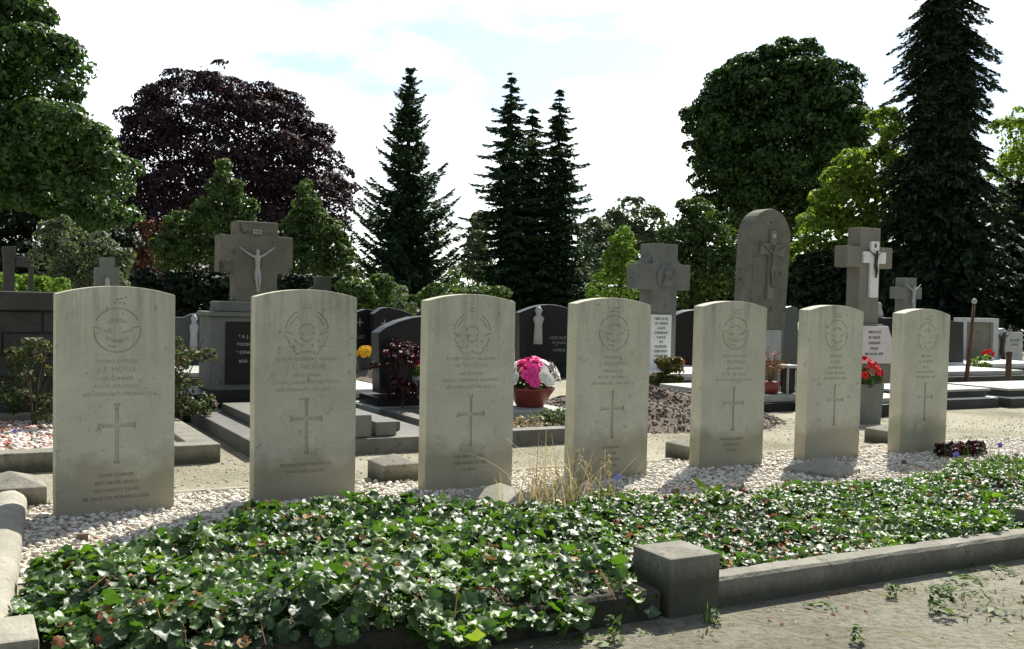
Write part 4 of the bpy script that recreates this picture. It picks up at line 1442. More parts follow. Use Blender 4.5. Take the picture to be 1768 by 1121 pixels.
# tall arched monument with crucifix (leans a little)
loc = at(1318, 600, 9.6); loc.z = 0
t = thing('arched_monument', 'tall round-headed brown stone monument with carved crucifix relief', 'monument', loc, YAW)
lean = [(1291, 560), (1352, 560), (1365, 420)]
A = trace(loc, YAW, [(1283, 600), (1352, 600), (1366, 410), (1366, 395), (1297, 395), (1297, 410), (1331, 360)])
hwid = (A[2][0] - A[5][0]) / 2 * 1.0
pts = [(-hwid * .94, 0), (hwid * .94, 0)]
zsp, zap = A[2][1] - .02, A[6][1]
off = (A[2][0] + A[5][0]) / 2
for i in range(0, 17):
    a = PI * i / 16
    pts.append((hwid * math.cos(a), zsp + (zap - zsp) * math.sin(a)))
lb = MB().prism(pts, 0, .2).build('slab', M['brown_stone'], t, .018)
shear = off / max(zsp, .1)
lean_a = math.atan2(off, zsp)
t.rotation_euler = Euler((0, 0, YAW))
lb.rotation_euler = (0, lean_a, 0)
pan = [(x * .84, (z if z == 0 else zsp + (z - zsp) * .88 - 0.0)) for x, z in pts]
fr = MB().prism([(x, z + (.12 if z == 0 else 0)) for x, z in pan], -.004, -.0005).build('recessed_panel', M['brown_stone'], lb, .001)
C = trace(loc, YAW, [(1331, 398), (1331, 517), (1303, 425), (1357, 440), (1331, 421), (1331, 441)])
ztop, zbot = C[0][1], C[1][1]
zA, zB = C[4][1], C[5][1]
cxx = 0.0
q = [(-.037, zbot), (.037, zbot), (.037, zB), (.15, zB), (.15, zA), (.037, zA), (.037, ztop), (-.037, ztop), (-.037, zA), (-.15, zA), (-.15, zB), (-.037, zB)]
cr_o = MB().prism(q, -.035, -.005).build('relief_cross', M['cross_stone'], lb, .004)
corpus(cr_o, 0, -.05, zA * .45 + (zbot + .12) * .55, .42, M['brown_stone'], 0)
MB().box(-.02, .02, -.043, -.036, ztop - .07, ztop - .035).build('title_plate', M['light_stone'], cr_o, .001)
P_ = trace(loc, YAW, [(1324, 570), (1347, 570), (1347, 622)])
MB().box(P_[0][0] - .08, P_[1][0], -.02, -.006, max(.05, P_[2][1]), P_[0][1]).build('name_plate', M['light_stone'], t, .003)
headstone('grey_headstone', 'narrow grey-green headstone right behind the tall arched monument', at(1366, 600, 10.6) * Vector((1, 1, 0)) if False else Vector((at(1366, 600, 10.6).x, 10.6, 0)), YAW, [(1350, 640), (1378, 640), (1378, 532), (1366, 529), (1350, 532)], .14, 'green_granite')

# withered bush in a red pot before it
p = row(4.89, 2.06, .12)
t = thing('withered_bush', 'withered twiggy bush in a red pot between fifth and sixth headstones', 'bush', p, 0)
MB().lathe([(.05, 0), (.07, .09), (.06, .09)], 16).build('pot', M['terracotta'], t, smooth=True)
mb = MB()
for k in range(60):
    a = random.uniform(0, 6.28); q = random.uniform(.02, .13); h_ = random.uniform(.15, .36)
    mb.tube([(0, 0, .08), (math.cos(a) * q * .4, math.sin(a) * q * .4, h_ * .6), (math.cos(a) * q, math.sin(a) * q, h_)], [.002, .0016, .0008], 4)
mb.build('twigs', M['wood'], t)
P, Nn = crown_points([((0, 0, .22), (.11, .11, .10))], 220, 40, .02, .4)
link('leaves', leaves_mesh('leaves', P, Nn, .018), M['dead'], t)
t = thing('ledger_slab', 'dark grave slab with pale edge between fifth and sixth headstones', 'grave', row(4.84, 1.9), YAW)
MB().box(-.3, .45, 0, 1.2, -.03, .065).build('base', M['dark_granite'], t, .006)
MB().box(-.24, .40, .04, 1.15, .067, .118).build('slab', M['ledger'], t, .006)
t = thing('grave_lantern', 'small black metal grave lantern on the slab beside the sixth headstone', 'lantern', row(5.06, 2.06, .12), YAW)
mb = MB()
for x in (-.045, .045):
    for y in (-.045, .045):
        mb.box(x - .006, x + .006, y - .006, y + .006, 0, .19)
mb.build('frame', M['metal'], t)
MB().box(-.055, .055, -.055, .055, .192, .215).build('roof', M['metal'], t, .004)
MB().box(-.038, .038, -.038, .038, 0.001, .188).build('panes', M['black_granite'], t)

# cross with white crucifix and lettered white plate
loc = at(1498, 600, 9.6); loc.z = 0
t, xc, hs_, ha, zt_, za, zb = cross_stone('white_crucifix_cross', 'brown-grey stone cross with narrow white crucifix and white lettered plate', loc, YAW, 1496, 393, 426, 462, 17, 39, 640, .16, 'cross_stone')
C = trace(loc, YAW, [(1505, 417), (1505, 514), (1485, 434), (1523, 434), (1505, 455), (1498, 417), (1512, 417)])
hw2, aw2 = (C[6][0] - C[5][0]) / 2, (C[3][0] - C[2][0]) / 2
xw = xc + .035
q = [(xw - hw2, C[1][1]), (xw + hw2, C[1][1]), (xw + hw2, C[4][1]), (xw + aw2, C[4][1]), (xw + aw2, C[2][1]), (xw + hw2, C[2][1]), (xw + hw2, C[0][1]), (xw - hw2, C[0][1]), (xw - hw2, C[2][1]), (xw - aw2, C[2][1]), (xw - aw2, C[4][1]), (xw - hw2, C[4][1])]
wc = MB().prism(q, -.03, -.002).build('white_cross', M['white_stone'], t, .003)
corpus(wc, xw, -.042, (C[2][1] + C[4][1]) / 2 - .07, .27, M['bronze'], 0)
MB().box(xw - .012, xw + .012, -.034, -.031, C[0][1] - .06, C[0][1] - .025).build('title_plate', M['bronze'], wc)
B = trace(loc, YAW, [(1477, 560), (1518, 560), (1533, 575), (1540, 640), (1460, 640)])
MB().prism([(B[4][0], 0), (B[3][0], 0), (B[2][0] + .02, B[2][1] - .05), (B[1][0], B[1][1]), (B[0][0], B[1][1]), (B[4][0] + .04, B[2][1] - .05)], -.05, .2).build('pedestal', M['cross_stone'], t, .006)
Pp = trace(loc, YAW, [(1462, 563), (1523, 563), (1527, 583), (1532, 600), (1537, 627), (1462, 627)])
pts = [(Pp[5][0], max(.03, Pp[5][1])), (Pp[4][0], max(.03, Pp[4][1])), (Pp[3][0] + .02, Pp[3][1]), (Pp[2][0] + .01, Pp[2][1]), (Pp[1][0], Pp[1][1]), (Pp[0][0], Pp[1][1])]
pt_ = MB().prism(pts, -.075, -.051).build('plate', M['pink_stone'], t, .003)
xm = (Pp[1][0] * .55 + Pp[0][0] * .45)
text_part(pt_, [(w_, xm + .03, Pp[1][1] - .07 - .052 * k, .026, .24) for k, w_ in enumerate(['HIER RUST', 'IN VREDE', 'DIERBARE', 'VADER', 'BID VOOR HEM'])], M['letter_black'], -.0765)

# planter with red flowers behind the sixth and seventh headstones
p = row(4.90, 1.12)
t = thing('stone_planter', 'dark stone planter of bright red flowers left of the rightmost headstone', 'planter', p, YAW)
MB().box(-.10, .10, 0, .22, -.02, .27, taper=-.012).build('trough', M['grey_stone'], t, .006)
P, Nn = crown_points([((0, .1, .29), (.13, .12, .07))], 420, 50, .02, .3)
link('leaves', leaves_mesh('leaves', P, Nn, .04), M['shrub_green'], t)
flower_dome(t, (0, .09, .31), .135, .12, 22, M['red_petal'], 1.0)
t = thing('ledger_slab', 'pale grave edge just left of the rightmost headstone', 'grave', row(5.42, 1.4), YAW)
MB().box(-.28, .4, 0, 1.0, -.03, .09).build('base', M['dark_granite'], t, .006)
MB().box(-.24, .36, .05, .95, .092, .13).build('slab', M['ledger'], t, .006)

# small cross in front of the dark conifer
loc = at(1567, 600, 12.5); loc.z = 0
t, xc, hs_, ha, zt_, za, zb = cross_stone('stone_cross', 'small mottled grey cross with pale figure above the rightmost headstone', loc, YAW, 1568, 480, 496, 516, 10.5, 20, 620, .14, 'grey_stone')
corpus(t, xc + .02, -.03, (za + zb) / 2 - .08, .34, M['light_stone'], 0)
loc = at(1527, 600, 12.0); loc.z = 0
t = headstone('dark_headstone', 'low dark headstone with a pale figurine on top behind the white lettered plate', loc, YAW, [(1500, 640), (1542, 640), (1542, 549), (1500, 549)], .16, 'dark_granite')
q = trace(loc, YAW, [(1527, 548)])[0]
MB().lathe([(.05, 0), (.045, .05), (.03, .09), (.025, .12), (.028, .15), (.008, .18)], 10, (q[0], .08, q[1])).build('figurine', M['light_stone'], t, smooth=True)

# right-hand graves
for s0, s1, t0, t1, lab in ((5.86, 6.95, 1.62, 2.3, 'wide two-step grave with white slab right of the rightmost headstone'), (7.0, 8.3, 1.55, 2.25, 'raised grave with pale slab at the right edge')):
    t = thing('ledger_grave', lab, 'grave', row((s0 + s1) / 2, t0), YAW)
    hw = (s1 - s0) / 2
    MB().box(-hw, hw, 0, t1 - t0, -.03, .070).build('base', M['dark_stone'], t, .008)
    MB().box(-hw + .01, hw - .01, .01, t1 - t0 - .01, .072, .083).build('edge_course', M['white_stone'], t, .003)
    MB().box(-hw + .06, hw - .06, .07, t1 - t0 - .05, .085, .130).build('middle_course', M['dark_stone'], t, .006)
    MB().box(-hw + .04, hw - .04, .05, t1 - t0 - .04, .132, .152).build('slab', M['ledger'], t, .006)
t = thing('ledger_grave', 'low grey grave slab further back at the right, behind the leaning rusty pole', 'grave', row(9.1, 3.25), YAW)
MB().box(-.9, .7, 0, .9, -.03, .10).build('base', M['dark_stone'], t, .008)
MB().box(-.84, .64, .06, .84, .102, .15).build('slab', M['ledger'], t, .006)
t = thing('ledger_grave', 'farthest pale grave slab before the small light headstone', 'grave', row(10.5, 4.0), YAW)
MB().box(-.9, .9, 0, 1.4, -.03, .12).build('base', M['dark_stone'], t, .008)
MB().box(-.84, .84, .06, 1.3, .122, .17).build('slab', M['white_stone'], t, .006)

# leaning rusty pole with ball top
b0 = G(1667, 668)
tp = trace(b0, 0, [(1682, 524), (1667, 668)])
t = thing('iron_pole', 'leaning rusty iron pole with a small ball on top', 'pole', b0, 0)
MB().tube([(tp[1][0], 0, -.03), (tp[0][0], 0, tp[0][1])], [.024, .014], 10).build('pole', M['rust'], t, smooth=True)
MB().lathe([(.004, -.03), (.02, -.02), (.028, 0), (.02, .02), (.004, .03)], 14, (tp[0][0], 0, tp[0][1] + .02)).build('ball', M['light_stone'], t, smooth=True)
t = thing('iron_post', 'short rusty iron post at the corner of the right-hand grave', 'post', G(1740, 674), 0)
zt2 = .36
MB().tube([(0, 0, -.03), (0, 0, zt2)], [.03, .028], 10).build('shaft', M['rust'], t, smooth=True)
MB().lathe([(.032, 0), (.036, .012), (.02, .03), (.004, .036)], 12, (0, 0, zt2)).build('cap', M['rust'], t, smooth=True)

# far right headstones
loc = Vector((at(1650, 600, 12.0).x, 12.0, 0))
headstone('dark_headstone', 'black headstone close right of the rightmost pale headstone', loc, YAW, [(1622, 640), (1664, 640), (1664, 556), (1622, 553)], .16, 'dark_granite')
loc = Vector((at(1692, 600, 13.0).x, 13.0, 0))
t = thing('framed_headstone', 'dark headstone in a white stone frame behind the rusty pole', 'headstone', loc, YAW, 'headstones of other graves')
L = trace(loc, YAW, [(1662, 640), (1722, 640), (1722, 549), (1662, 549), (1670, 556), (1716, 556)])
MB().prism([(L[0][0], 0), (L[4][0], 0), (L[4][0], L[4][1]), (L[5][0], L[4][1]), (L[5][0], 0), (L[1][0], 0), (L[1][0], L[3][1]), (L[0][0], L[3][1])], 0, .16).build('frame', M['light_stone'], t, .004)
MB().box(L[4][0] + .002, L[5][0] - .002, .04, .12, 0, L[4][1] - .003).build('panel', M['brown_stone'], t, .003)
loc = Vector((at(1740, 600, 13.6).x, 13.6, 0))
t = headstone('light_headstone', 'light grey headstone with dark standing figure near the right edge', loc, YAW, [(1714, 650), (1766, 650), (1766, 574), (1742, 573), (1734, 567), (1714, 570)], .16, 'light_stone', [('RUST ZACHT', 1752, 590, .035, .2), ('IN VREDE', 1752, 597, .03, .16)], 'letter_grey', .1)
q = trace(loc, YAW, [(1727, 605)])[0]
corpus(t, q[0], -.03, q[1], .5, M['bronze'], 0)
p = at(1706, 616, 12.6)
t = thing('flower_pot', 'small pot of red flowers left of the light grey headstone', 'flower pot', (p.x, p.y, max(0, p.z - .11)), 0)
MB().lathe([(.05, 0), (.07, .1), (.06, .1)], 14).build('pot', M['light_stone'], t, smooth=True)
flower_dome(t, (0, 0, .12), .07, .08, 10, M['red_petal'], .9)
bush('green_clump', 'small green plant in the dark grave at the foot of the rusty pole', 'plant', G(1688, 655), .14, .28, M['yellow_green'], 600, .04)

# dark red plant at the foot of the rightmost headstone
p = row(4.12, -.14)
t = thing('red_plant', 'dark red leafy plant at the foot of the rightmost headstone', 'plant', p, YAW)
bl = [((-.05, 0, .035), (.10, .06, .05)), ((.08, 0, .04), (.09, .06, .05)), ((.18, .02, .03), (.07, .05, .05))]
P, Nn = crown_points(bl, 900, 90, .012, .3)
link('leaves', leaves_mesh('leaves', P, Nn, .028, .7), M['wreath'], t)
mb = MB()
for k in range(12):
    a = random.uniform(0, 6.28)
    mb.tube([(.05, 0, -.005), (.05 + math.cos(a) * .05, math.sin(a) * .03, .04), (.05 + math.cos(a) * .13, math.sin(a) * .05, .07)], [.003, .002, .001], 4)
mb.build('stems', M['bark'], t)

# ------------------------------------------------------------------ plants in the leaf bed
def blades(parent, name, n, h, spread, w, mat, bend=.5, seed=1):
    r = random.Random(seed)
    vs, fs = [], []
    for i in range(n):
        a = r.uniform(0, 6.28); L = h * r.uniform(.45, 1.05); b = r.uniform(.1, 1) * bend
        base = Vector((r.gauss(0, spread * .3), r.gauss(0, spread * .3), 0))
        d = Vector((math.cos(a), math.sin(a), 0)); sd_ = Vector((-d.y, d.x, 0)) * w * r.uniform(.6, 1.2)
        k = len(vs)
        m = 6
        for j in range(m + 1):
            u = j / m
            p = base + d * (L * b * u ** 1.8) + Vector((0, 0, L * (u - .35 * b * u * u)))
            ww = sd_ * (1 - u * .85)
            vs += [p - ww, p + ww]
        fs += [(k + 2 * j, k + 2 * j + 1, k + 2 * j + 3, k + 2 * j + 2) for j in range(m)]
    me = bpy.data.meshes.new(name)
    me.from_pydata([tuple(v) for v in vs], [], fs)
    return link(name, me, mat, parent)


p = G(968, 895, .0)
t = thing('dry_grass', 'clump of dry straw-coloured grass with drooping seed heads', 'grass clump', (p.x, p.y, .02), 0)
blades(t, 'blades', 120, .30, .32, .0030, M['straw'], .95, 3)
mb = MB(); Pp_, Nn_ = [], []
rr = random.Random(5)
for k in range(16):
    tx = (1000, 1012, 1038, 1048, 1030, 1055, 1018, 1062, 985, 960, 940, 1075, 1130, 1090, 900, 1045)[k]; ty = (778, 800, 790, 800, 815, 838, 830, 860, 830, 815, 845, 852, 885, 905, 880, 785)[k]
    e = at(tx, ty, p.y + rr.uniform(-.05, .08)) - Vector((p.x, p.y, .02))
    b0 = Vector((rr.gauss(0, .035), rr.gauss(0, .03), 0))
    m = b0.lerp(e, .6) + Vector((0, 0, .03))
    mb.tube([b0, m, e, e + Vector((.012, -.005, -.012))], [.0024, .002, .0016, .001], 5)
    for q in range(16):
        Pp_.append(e + Vector((rr.uniform(-.004, .016), rr.uniform(-.008, .008), rr.uniform(-.045, .006)))); Nn_.append((rr.gauss(0, 1), rr.gauss(0, 1), rr.gauss(0, .4)))
mb.build('stalks', M['straw'], t)
link('seed_heads', leaves_mesh('seed_heads', np.array(Pp_), np.array(Nn_), .017, .4), M['straw'], t)


def broad_blades(label, px, py, tips, mat, w=.03, name='broad_leaf_plant'):
    p = G(px, py, .03)
    t = thing(name, label, 'plant', (p.x, p.y, .02), 0)
    for k, (tx, ty, dd) in enumerate(tips):
        e = at(tx, ty, p.y + dd) - Vector((p.x, p.y, .02))
        vs, fs = [], []
        m = 8
        sd_ = e.cross(Vector((0, -.6, .8))).normalized()
        nn = sd_.cross(e).normalized()
        for j in range(m + 1):
            u = j / m
            q = e * u + Vector((0, 0, .025 * math.sin(PI * u))) + nn * .0
            ww = w * math.sin(PI * min(1, .08 + u * .92)) ** .7 * .5 * (1 - .25 * u)
            vs += [q - sd_ * ww + nn * ww * .35, q, q + sd_ * ww + nn * ww * .35]
        for j in range(m):
            a = 3 * j
            fs += [(a, a + 1, a + 4, a + 3), (a + 1, a + 2, a + 5, a + 4)]
        me = bpy.data.meshes.new('leaf'); me.from_pydata([tuple(v) for v in vs], [], fs)
        link('leaf', me, mat, t, smooth=True)
    return t


broad_blades('plant with long pointed green leaves before the fifth headstone', 1228, 868, [(1190, 826, .05), (1204, 842, -.06), (1252, 838, .02), (1262, 856, -.08), (1232, 840, .06), (1218, 850, -.1)], M['bright'])
broad_blades('two big lime-green leaves standing up near the right edge', 1702, 885, [(1683, 850, .02), (1694, 854, -.05), (1722, 853, .03), (1738, 858, -.05)], leaf('lime_leaf', [(0, (.16, .28, .03)), (1, (.22, .36, .05))], transl=.45), .055, 'lime_leaf_plant')
p = G(1730, 848, .0)
t = thing('feathery_plant', 'soft feathery green plant at the right end of the leaf bed', 'plant', (p.x, p.y, .02), 0)
blades(t, 'blades', 320, .19, .40, .0016, M['shrub_green'], .7, 9)
p = G(1480, 945, .0)
t = thing('feathery_plant', 'sparse feathery plant behind the bare kerb', 'plant', (p.x, p.y, .02), 0)
blades(t, 'blades', 160, .10, .22, .0014, M['shrub_green'], .8, 12)

# weeds on the sandy path: one built, then copied
def weed(label, p, kind, k):
    t = thing('weed', label, 'weed', p, random.uniform(0, 6), 'weeds on the sandy path')
    n = {'rosette': 14, 'tall': 46}[kind]
    P, N_ = [], []
    for i in range(n):
        a = 2.4 * i
        if kind == 'rosette':
            r = .016 + .03 * (i / n); P.append((math.cos(a) * r, math.sin(a) * r, .006 + .010 * random.random())); N_.append((math.cos(a) * .3, math.sin(a) * .3, 1))
        else:
            r = .028 * random.random() ** .5; P.append((math.cos(a) * r, math.sin(a) * r, .008 + .07 * random.random())); N_.append((random.gauss(0, .5), random.gauss(0, .5), 1))
    link('leaves', leaves_mesh('leaves', np.array(P), np.array(N_, float), .024), M['shrub_green'], t)
    t.scale = (k, k, k)
    return t


wd = [(1625, 1062, 'tall', 1.0, 'tallest bushy weed on the sandy path'), (1418, 1052, 'rosette', 1.0, 'small weed with light leaves by the long kerb'), (1545, 1018, 'rosette', .8, 'pale weed close to the long kerb'),
      (1662, 985, 'rosette', 1.1, 'weed near the far end of the long kerb'), (1660, 1005, 'rosette', 1.2, 'low spreading weed beyond the tallest bushy weed'), (1735, 990, 'rosette', 1.0, 'weed at the right edge of the path'),
      (1715, 1060, 'rosette', 1.1, 'flat weed right of the tallest bushy weed'), (1540, 1035, 'tall', .55, 'small upright weed left of the tallest bushy weed'), (1060, 1112, 'tall', .8, 'weed at the bottom, under the dark front kerb'),
      (1015, 1117, 'rosette', 1.2, 'spreading weed at the bottom edge, left of another'), (1235, 1080, 'tall', .5, 'weed at the foot of the big front post'), (1685, 1030, 'rosette', .8, 'flat weed just beyond the tallest bushy weed, to its right'), (1480, 1115, 'tall', .6, 'weed at the bottom edge of the sandy path')]
for px, py, kind, k, lab in wd:
    weed(lab, G(px, py), kind, k)
p = G(1222, 1076)
t = thing('grass_tuft', 'tuft of green grass at the corner of the big front post', 'grass tuft', p, 0)
blades(t, 'blades', 16, .08, .03, .0018, M['bright'], .6, 4)
n = 900
s = rng.uniform(.6, 4, n); t_ = -1.70 - np.abs(rng.normal(0, .35, n))
kk = fbm(s * 1.7 + 5, t_ * 2.1) > .45
s, t_ = s[kk], t_[kk]
n = len(s)
P = to_world(s, t_, .006)
tag(link('leaf_litter', leaves_mesh('leaf_litter', P, np.array([0, 0, 1]) + rng.normal(size=(n, 3)) * .25, .013, .6), M['dead']), 'brown leaf scraps strewn on the sand along the kerb', 'leaf litter', kind='stuff')
n = 6000
s = np.concatenate([rng.uniform(.9, 4, n // 2), rng.uniform(4.5, 9, n - n // 2)]); t_ = np.concatenate([-1.75 - np.abs(rng.normal(0, .45, n // 2)), rng.uniform(.3, 1.5, n - n // 2)])
pm = fbm(s * .9, t_ * 1.2) > .35
P = to_world(s[pm], t_[pm], .008)
tag(link('sparse_grass', leaves_mesh('sparse_grass', P, rng.normal(size=(pm.sum(), 3)) + np.array([0, 0, .3]), .02, .25), M['grey_green']), 'thin patches of short grass and moss on the sand', 'grass', kind='stuff')

# ------------------------------------------------------------------ trees and hedges
TG = 'trees beyond the graves'
D = 24
broad_tree('chestnut_tree', 'huge green chestnut tree filling the upper left corner', 'tree', M['chestnut'],
           [blob(-60, 60, 150, 130, D), blob(62, 120, 88, 80, D - 1), blob(10, 15, 80, 60, D), blob(125, 120, 48, 34, D - .5), blob(80, 235, 112, 66, D - 1.5), blob(-40, 240, 170, 80, D), blob(158, 315, 82, 60, D - 1), blob(210, 372, 46, 26, D), blob(140, 375, 70, 32, D), blob(10, 325, 100, 48, D - .5), blob(-150, 180, 150, 150, D + 1)],
           78000, 1100, .24, .14, TG, base=at(-30, 500, D))
D = 42
broad_tree('dark_tree', 'black-green tree mass in the shade behind the chestnut trunk', 'tree', M['dark_green'],
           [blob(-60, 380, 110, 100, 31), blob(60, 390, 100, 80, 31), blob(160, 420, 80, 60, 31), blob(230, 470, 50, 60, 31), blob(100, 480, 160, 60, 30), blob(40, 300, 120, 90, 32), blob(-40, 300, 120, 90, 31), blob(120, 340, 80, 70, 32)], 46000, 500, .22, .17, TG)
broad_tree('copper_beech', 'broad domed copper beech with dark purple leaves', 'tree', M['beech'],
           [blob(390, 270, 172, 150, D), blob(350, 230, 135, 122, D), blob(440, 260, 135, 130, D), blob(300, 330, 95, 120, D), blob(520, 340, 95, 110, D), blob(400, 380, 200, 110, D), blob(255, 220, 45, 60, D), blob(570, 370, 50, 75, D)],
           85000, 1300, .36, .165, TG, inner=.22)
D = 20
broad_tree('young_tree', 'pale green pointed young tree left of the large crucifix cross', 'tree', M['shrub_green'],
           [blob(388, 298, 12, 26, D), blob(386, 335, 34, 34, D), blob(352, 362, 22, 26, D), blob(375, 395, 66, 44, D), blob(420, 372, 26, 30, D), blob(330, 430, 62, 40, D), blob(430, 430, 58, 42, D), blob(303, 395, 17, 36, D), blob(285, 440, 24, 34, D)], 19000, 520, .075, .085, TG, rough=.2)
broad_tree('young_tree', 'pale green pointed young tree right of the large crucifix cross', 'tree', M['shrub_green'],
           [blob(527, 328, 14, 24, D + 1), blob(530, 362, 32, 32, D + 1), blob(552, 395, 38, 36, D + 1), blob(510, 400, 30, 40, D + 1), blob(575, 425, 30, 36, D + 1), blob(520, 455, 64, 50, D + 1), blob(588, 460, 30, 44, D + 1)], 15000, 430, .075, .085, TG, rough=.2)
D = 15
broad_tree('shrub', 'blue-green leafy shrub at left behind the small grey cross', 'shrub', M['grey_green'],
           [blob(110, 410, 45, 35, D), blob(150, 440, 60, 45, D), blob(95, 455, 45, 40, D), blob(200, 460, 30, 40, D), blob(150, 495, 75, 30, D)], 7000, 330, .08, .075)
broad_tree('red_tree', 'thin red-brown shrub between the chestnut and the young tree', 'shrub', M['red_leaf'], [blob(262, 400, 24, 28, 21), blob(250, 470, 28, 50, 21)], 1500, 90, .1, .10)
broad_tree('hedge_shrub', 'bright yellow-green shrub behind the dark pillar at far left', 'shrub', M['bright'], [blob(20, 495, 70, 26, 13), blob(85, 498, 45, 22, 13)], 4200, 180, .06, .06)

CP = [(120, 5), (160, 24), (200, 30), (260, 52), (300, 60), (340, 72), (380, 86), (430, 96), (460, 90), (500, 84), (530, 74)]
conifer('spruce_tree', 'broad spruce with upturned branch tips, standing alone left of centre', M['spruce'], 708, 118, CP, 30, TG, 25, 12, 135, .38, .62, .30, irr=.34)
conifer('spruce_tree', 'tallest spruce of the close group right of centre', M['spruce'], 884, 126, [(126, 5), (170, 24), (220, 46), (270, 62), (330, 72), (400, 76), (520, 62)], 31, TG, 23, 11, 125, .70, .46, .30, irr=.36)
conifer('spruce_tree', 'narrow middle spruce of the close group right of centre', M['spruce'], 920, 188, [(188, 8), (230, 28), (280, 36), (340, 46), (400, 54), (520, 54)], 32.5, TG, 23, 11, 115, .70, .40, .30, irr=.34)
conifer('spruce_tree', 'right-hand spruce of the close group right of centre', M['spruce'], 967, 156, [(156, 5), (200, 28), (250, 46), (300, 58), (350, 70), (400, 76), (520, 66)], 31.5, TG, 23, 11, 125, .66, .48, .30, irr=.36)
broad_tree('poplar_tree', 'slim far-off grey-green poplar beside the spruce group', 'tree', M['grey_green'], [blob(828, 400, 17, 40, 60), blob(822, 450, 22, 45, 60)], 2600, 130, .25, .3, TG)
broad_tree('round_tree', 'far-off rounded grey-green tree right of the spruces', 'tree', M['grey_green'], [blob(1090, 375, 45, 40, 45), blob(1060, 400, 40, 35, 45), blob(1120, 400, 38, 40, 45), blob(1085, 430, 70, 40, 45), blob(1030, 440, 40, 60, 44)], 8000, 300, .25, .22, TG)
D = 22
broad_tree('young_larch', 'bright green pointed young tree left of the tablet cross', 'tree', M['bright'], [blob(1075, 420, 20, 32, D), blob(1070, 455, 32, 35, D), blob(1060, 495, 45, 40, D)], 3600, 240, .09, .09, TG)
broad_tree('pale_tree', 'pale grey-green tree left of the tall arched monument', 'tree', M['shrub_green'], [blob(1205, 375, 35, 38, 26), blob(1190, 400, 40, 40, 26), blob(1235, 420, 45, 45, 26), blob(1170, 440, 40, 40, 26), blob(1220, 480, 70, 60, 26)], 11000, 430, .16, .13, TG)
D = 40
broad_tree('broad_tree', 'large dark green round-headed tree right of centre', 'tree', M['big_green'],
           [blob(1345, 240, 160, 165, D), blob(1262, 310, 72, 76, D), blob(1350, 170, 110, 90, D), blob(1280, 210, 95, 85, D), blob(1420, 200, 80, 90, D), blob(1230, 215, 55, 50, D), blob(1340, 270, 150, 105, D), blob(1330, 360, 115, 75, D), blob(1440, 280, 55, 80, D), blob(1380, 120, 60, 50, D)],
           90000, 1200, .33, .195, TG, inner=.3)
D = 25
broad_tree('yellow_tree', 'loose yellow-green tree between the round tree and the dark conifer', 'tree', M['yellow_green'],
           [blob(1530, 222, 36, 36, D), blob(1560, 260, 40, 50, D), blob(1490, 300, 60, 50, D), blob(1450, 350, 55, 45, D), blob(1530, 330, 45, 80, D), blob(1420, 400, 55, 45, D), blob(1480, 410, 60, 50, D), blob(1395, 450, 40, 45, D), blob(1450, 480, 80, 60, D)], 13000, 420, .17, .15, TG, inner=.15)
conifer('dark_conifer', 'giant dark drooping conifer near the right edge', M['fir'], 1634, -120, [(-160, 8), (0, 78), (60, 90), (100, 90), (160, 96), (200, 104), (260, 112), (300, 122), (360, 124), (450, 130), (560, 132)], 22, TG, 44, 15, 140, 1.0, .18, .30, irr=.24, jit=1.6)
D = 28
broad_tree('edge_tree', 'yellow-green tree at the right edge behind the dark conifer', 'tree', M['yellow_green'], [blob(1765, 235, 50, 55, D), blob(1790, 330, 70, 90, D), blob(1740, 320, 30, 60, D + 1)], 6000, 240, .16, .15, TG)
broad_tree('edge_tree', 'dark green trees massed low at the right edge', 'tree', M['dark_green'], [blob(1740, 400, 70, 80, 26), blob(1800, 430, 90, 100, 26), blob(1720, 480, 100, 80, 25)], 12000, 420, .2, .16, TG)
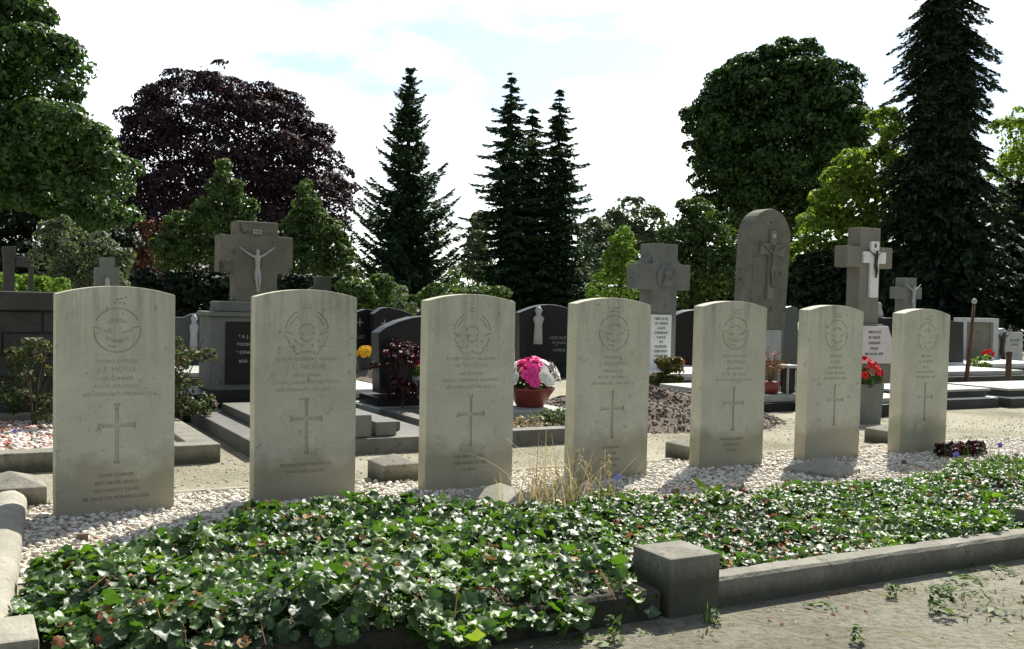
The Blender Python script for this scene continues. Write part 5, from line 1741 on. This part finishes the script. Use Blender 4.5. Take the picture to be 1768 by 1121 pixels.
# hedges and low shrubs just behind the graves
def hedge(label, px0, px1, top, D, mat, n, size, name='hedge'):
    bl = []
    k = max(2, int((px1 - px0) / 45))
    for i in range(k):
        x = px0 + (px1 - px0) * (i + .5) / k
        bl.append(blob(x, (top + 572) / 2 + random.uniform(-8, 8), (px1 - px0) / k * .85, (572 - top) / 2 + random.uniform(-4, 10), D + random.uniform(-.5, .5), .6))
    return broad_tree(name, label, 'hedge', mat, bl, int(n * 1.25), 0, .12, size, None, inner=.4)


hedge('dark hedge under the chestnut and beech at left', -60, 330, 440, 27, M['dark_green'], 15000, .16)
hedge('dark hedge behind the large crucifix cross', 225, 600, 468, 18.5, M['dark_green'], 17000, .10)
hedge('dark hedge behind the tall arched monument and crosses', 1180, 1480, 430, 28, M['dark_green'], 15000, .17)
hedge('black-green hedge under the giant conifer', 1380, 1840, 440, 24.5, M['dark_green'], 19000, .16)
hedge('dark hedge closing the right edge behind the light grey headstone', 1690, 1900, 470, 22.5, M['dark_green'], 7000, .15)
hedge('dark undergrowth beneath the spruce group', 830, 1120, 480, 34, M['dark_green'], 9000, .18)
hedge('yellow-green bushes right of the second headstone', 590, 680, 476, 17, M['shrub_green'], 5000, .075, 'bushes')
hedge('light green low bushes above the third headstone', 745, 870, 490, 20, M['shrub_green'], 5500, .085, 'bushes')
hedge('far green bushes left and right of the lone spruce', 620, 830, 500, 26, M['shrub_green'], 5500, .13, 'bushes')
broad_tree('leafy_shrub', 'upright pale-leaved shrub behind the black headstones', 'shrub', M['grey_green'], [blob(692, 515, 14, 22, 14), blob(700, 540, 22, 22, 14)], 420, 50, .05, .07)
# distant wood closing the horizon
bl = []
for i in range(70):
    x = -110 + i * 3.2
    bl.append(((x, 105 + random.uniform(-6, 6), random.uniform(1.2, 2.4)), (4.0, 3.0, random.uniform(2.4, 3.8))))
P, Nn = crown_points(bl, 26000, 1500, .5, .3)
tag(link('far_wood', leaves_mesh('far_wood', P, Nn, .75), M['big_green']), 'low belt of distant trees closing the horizon', 'wood', kind='stuff')
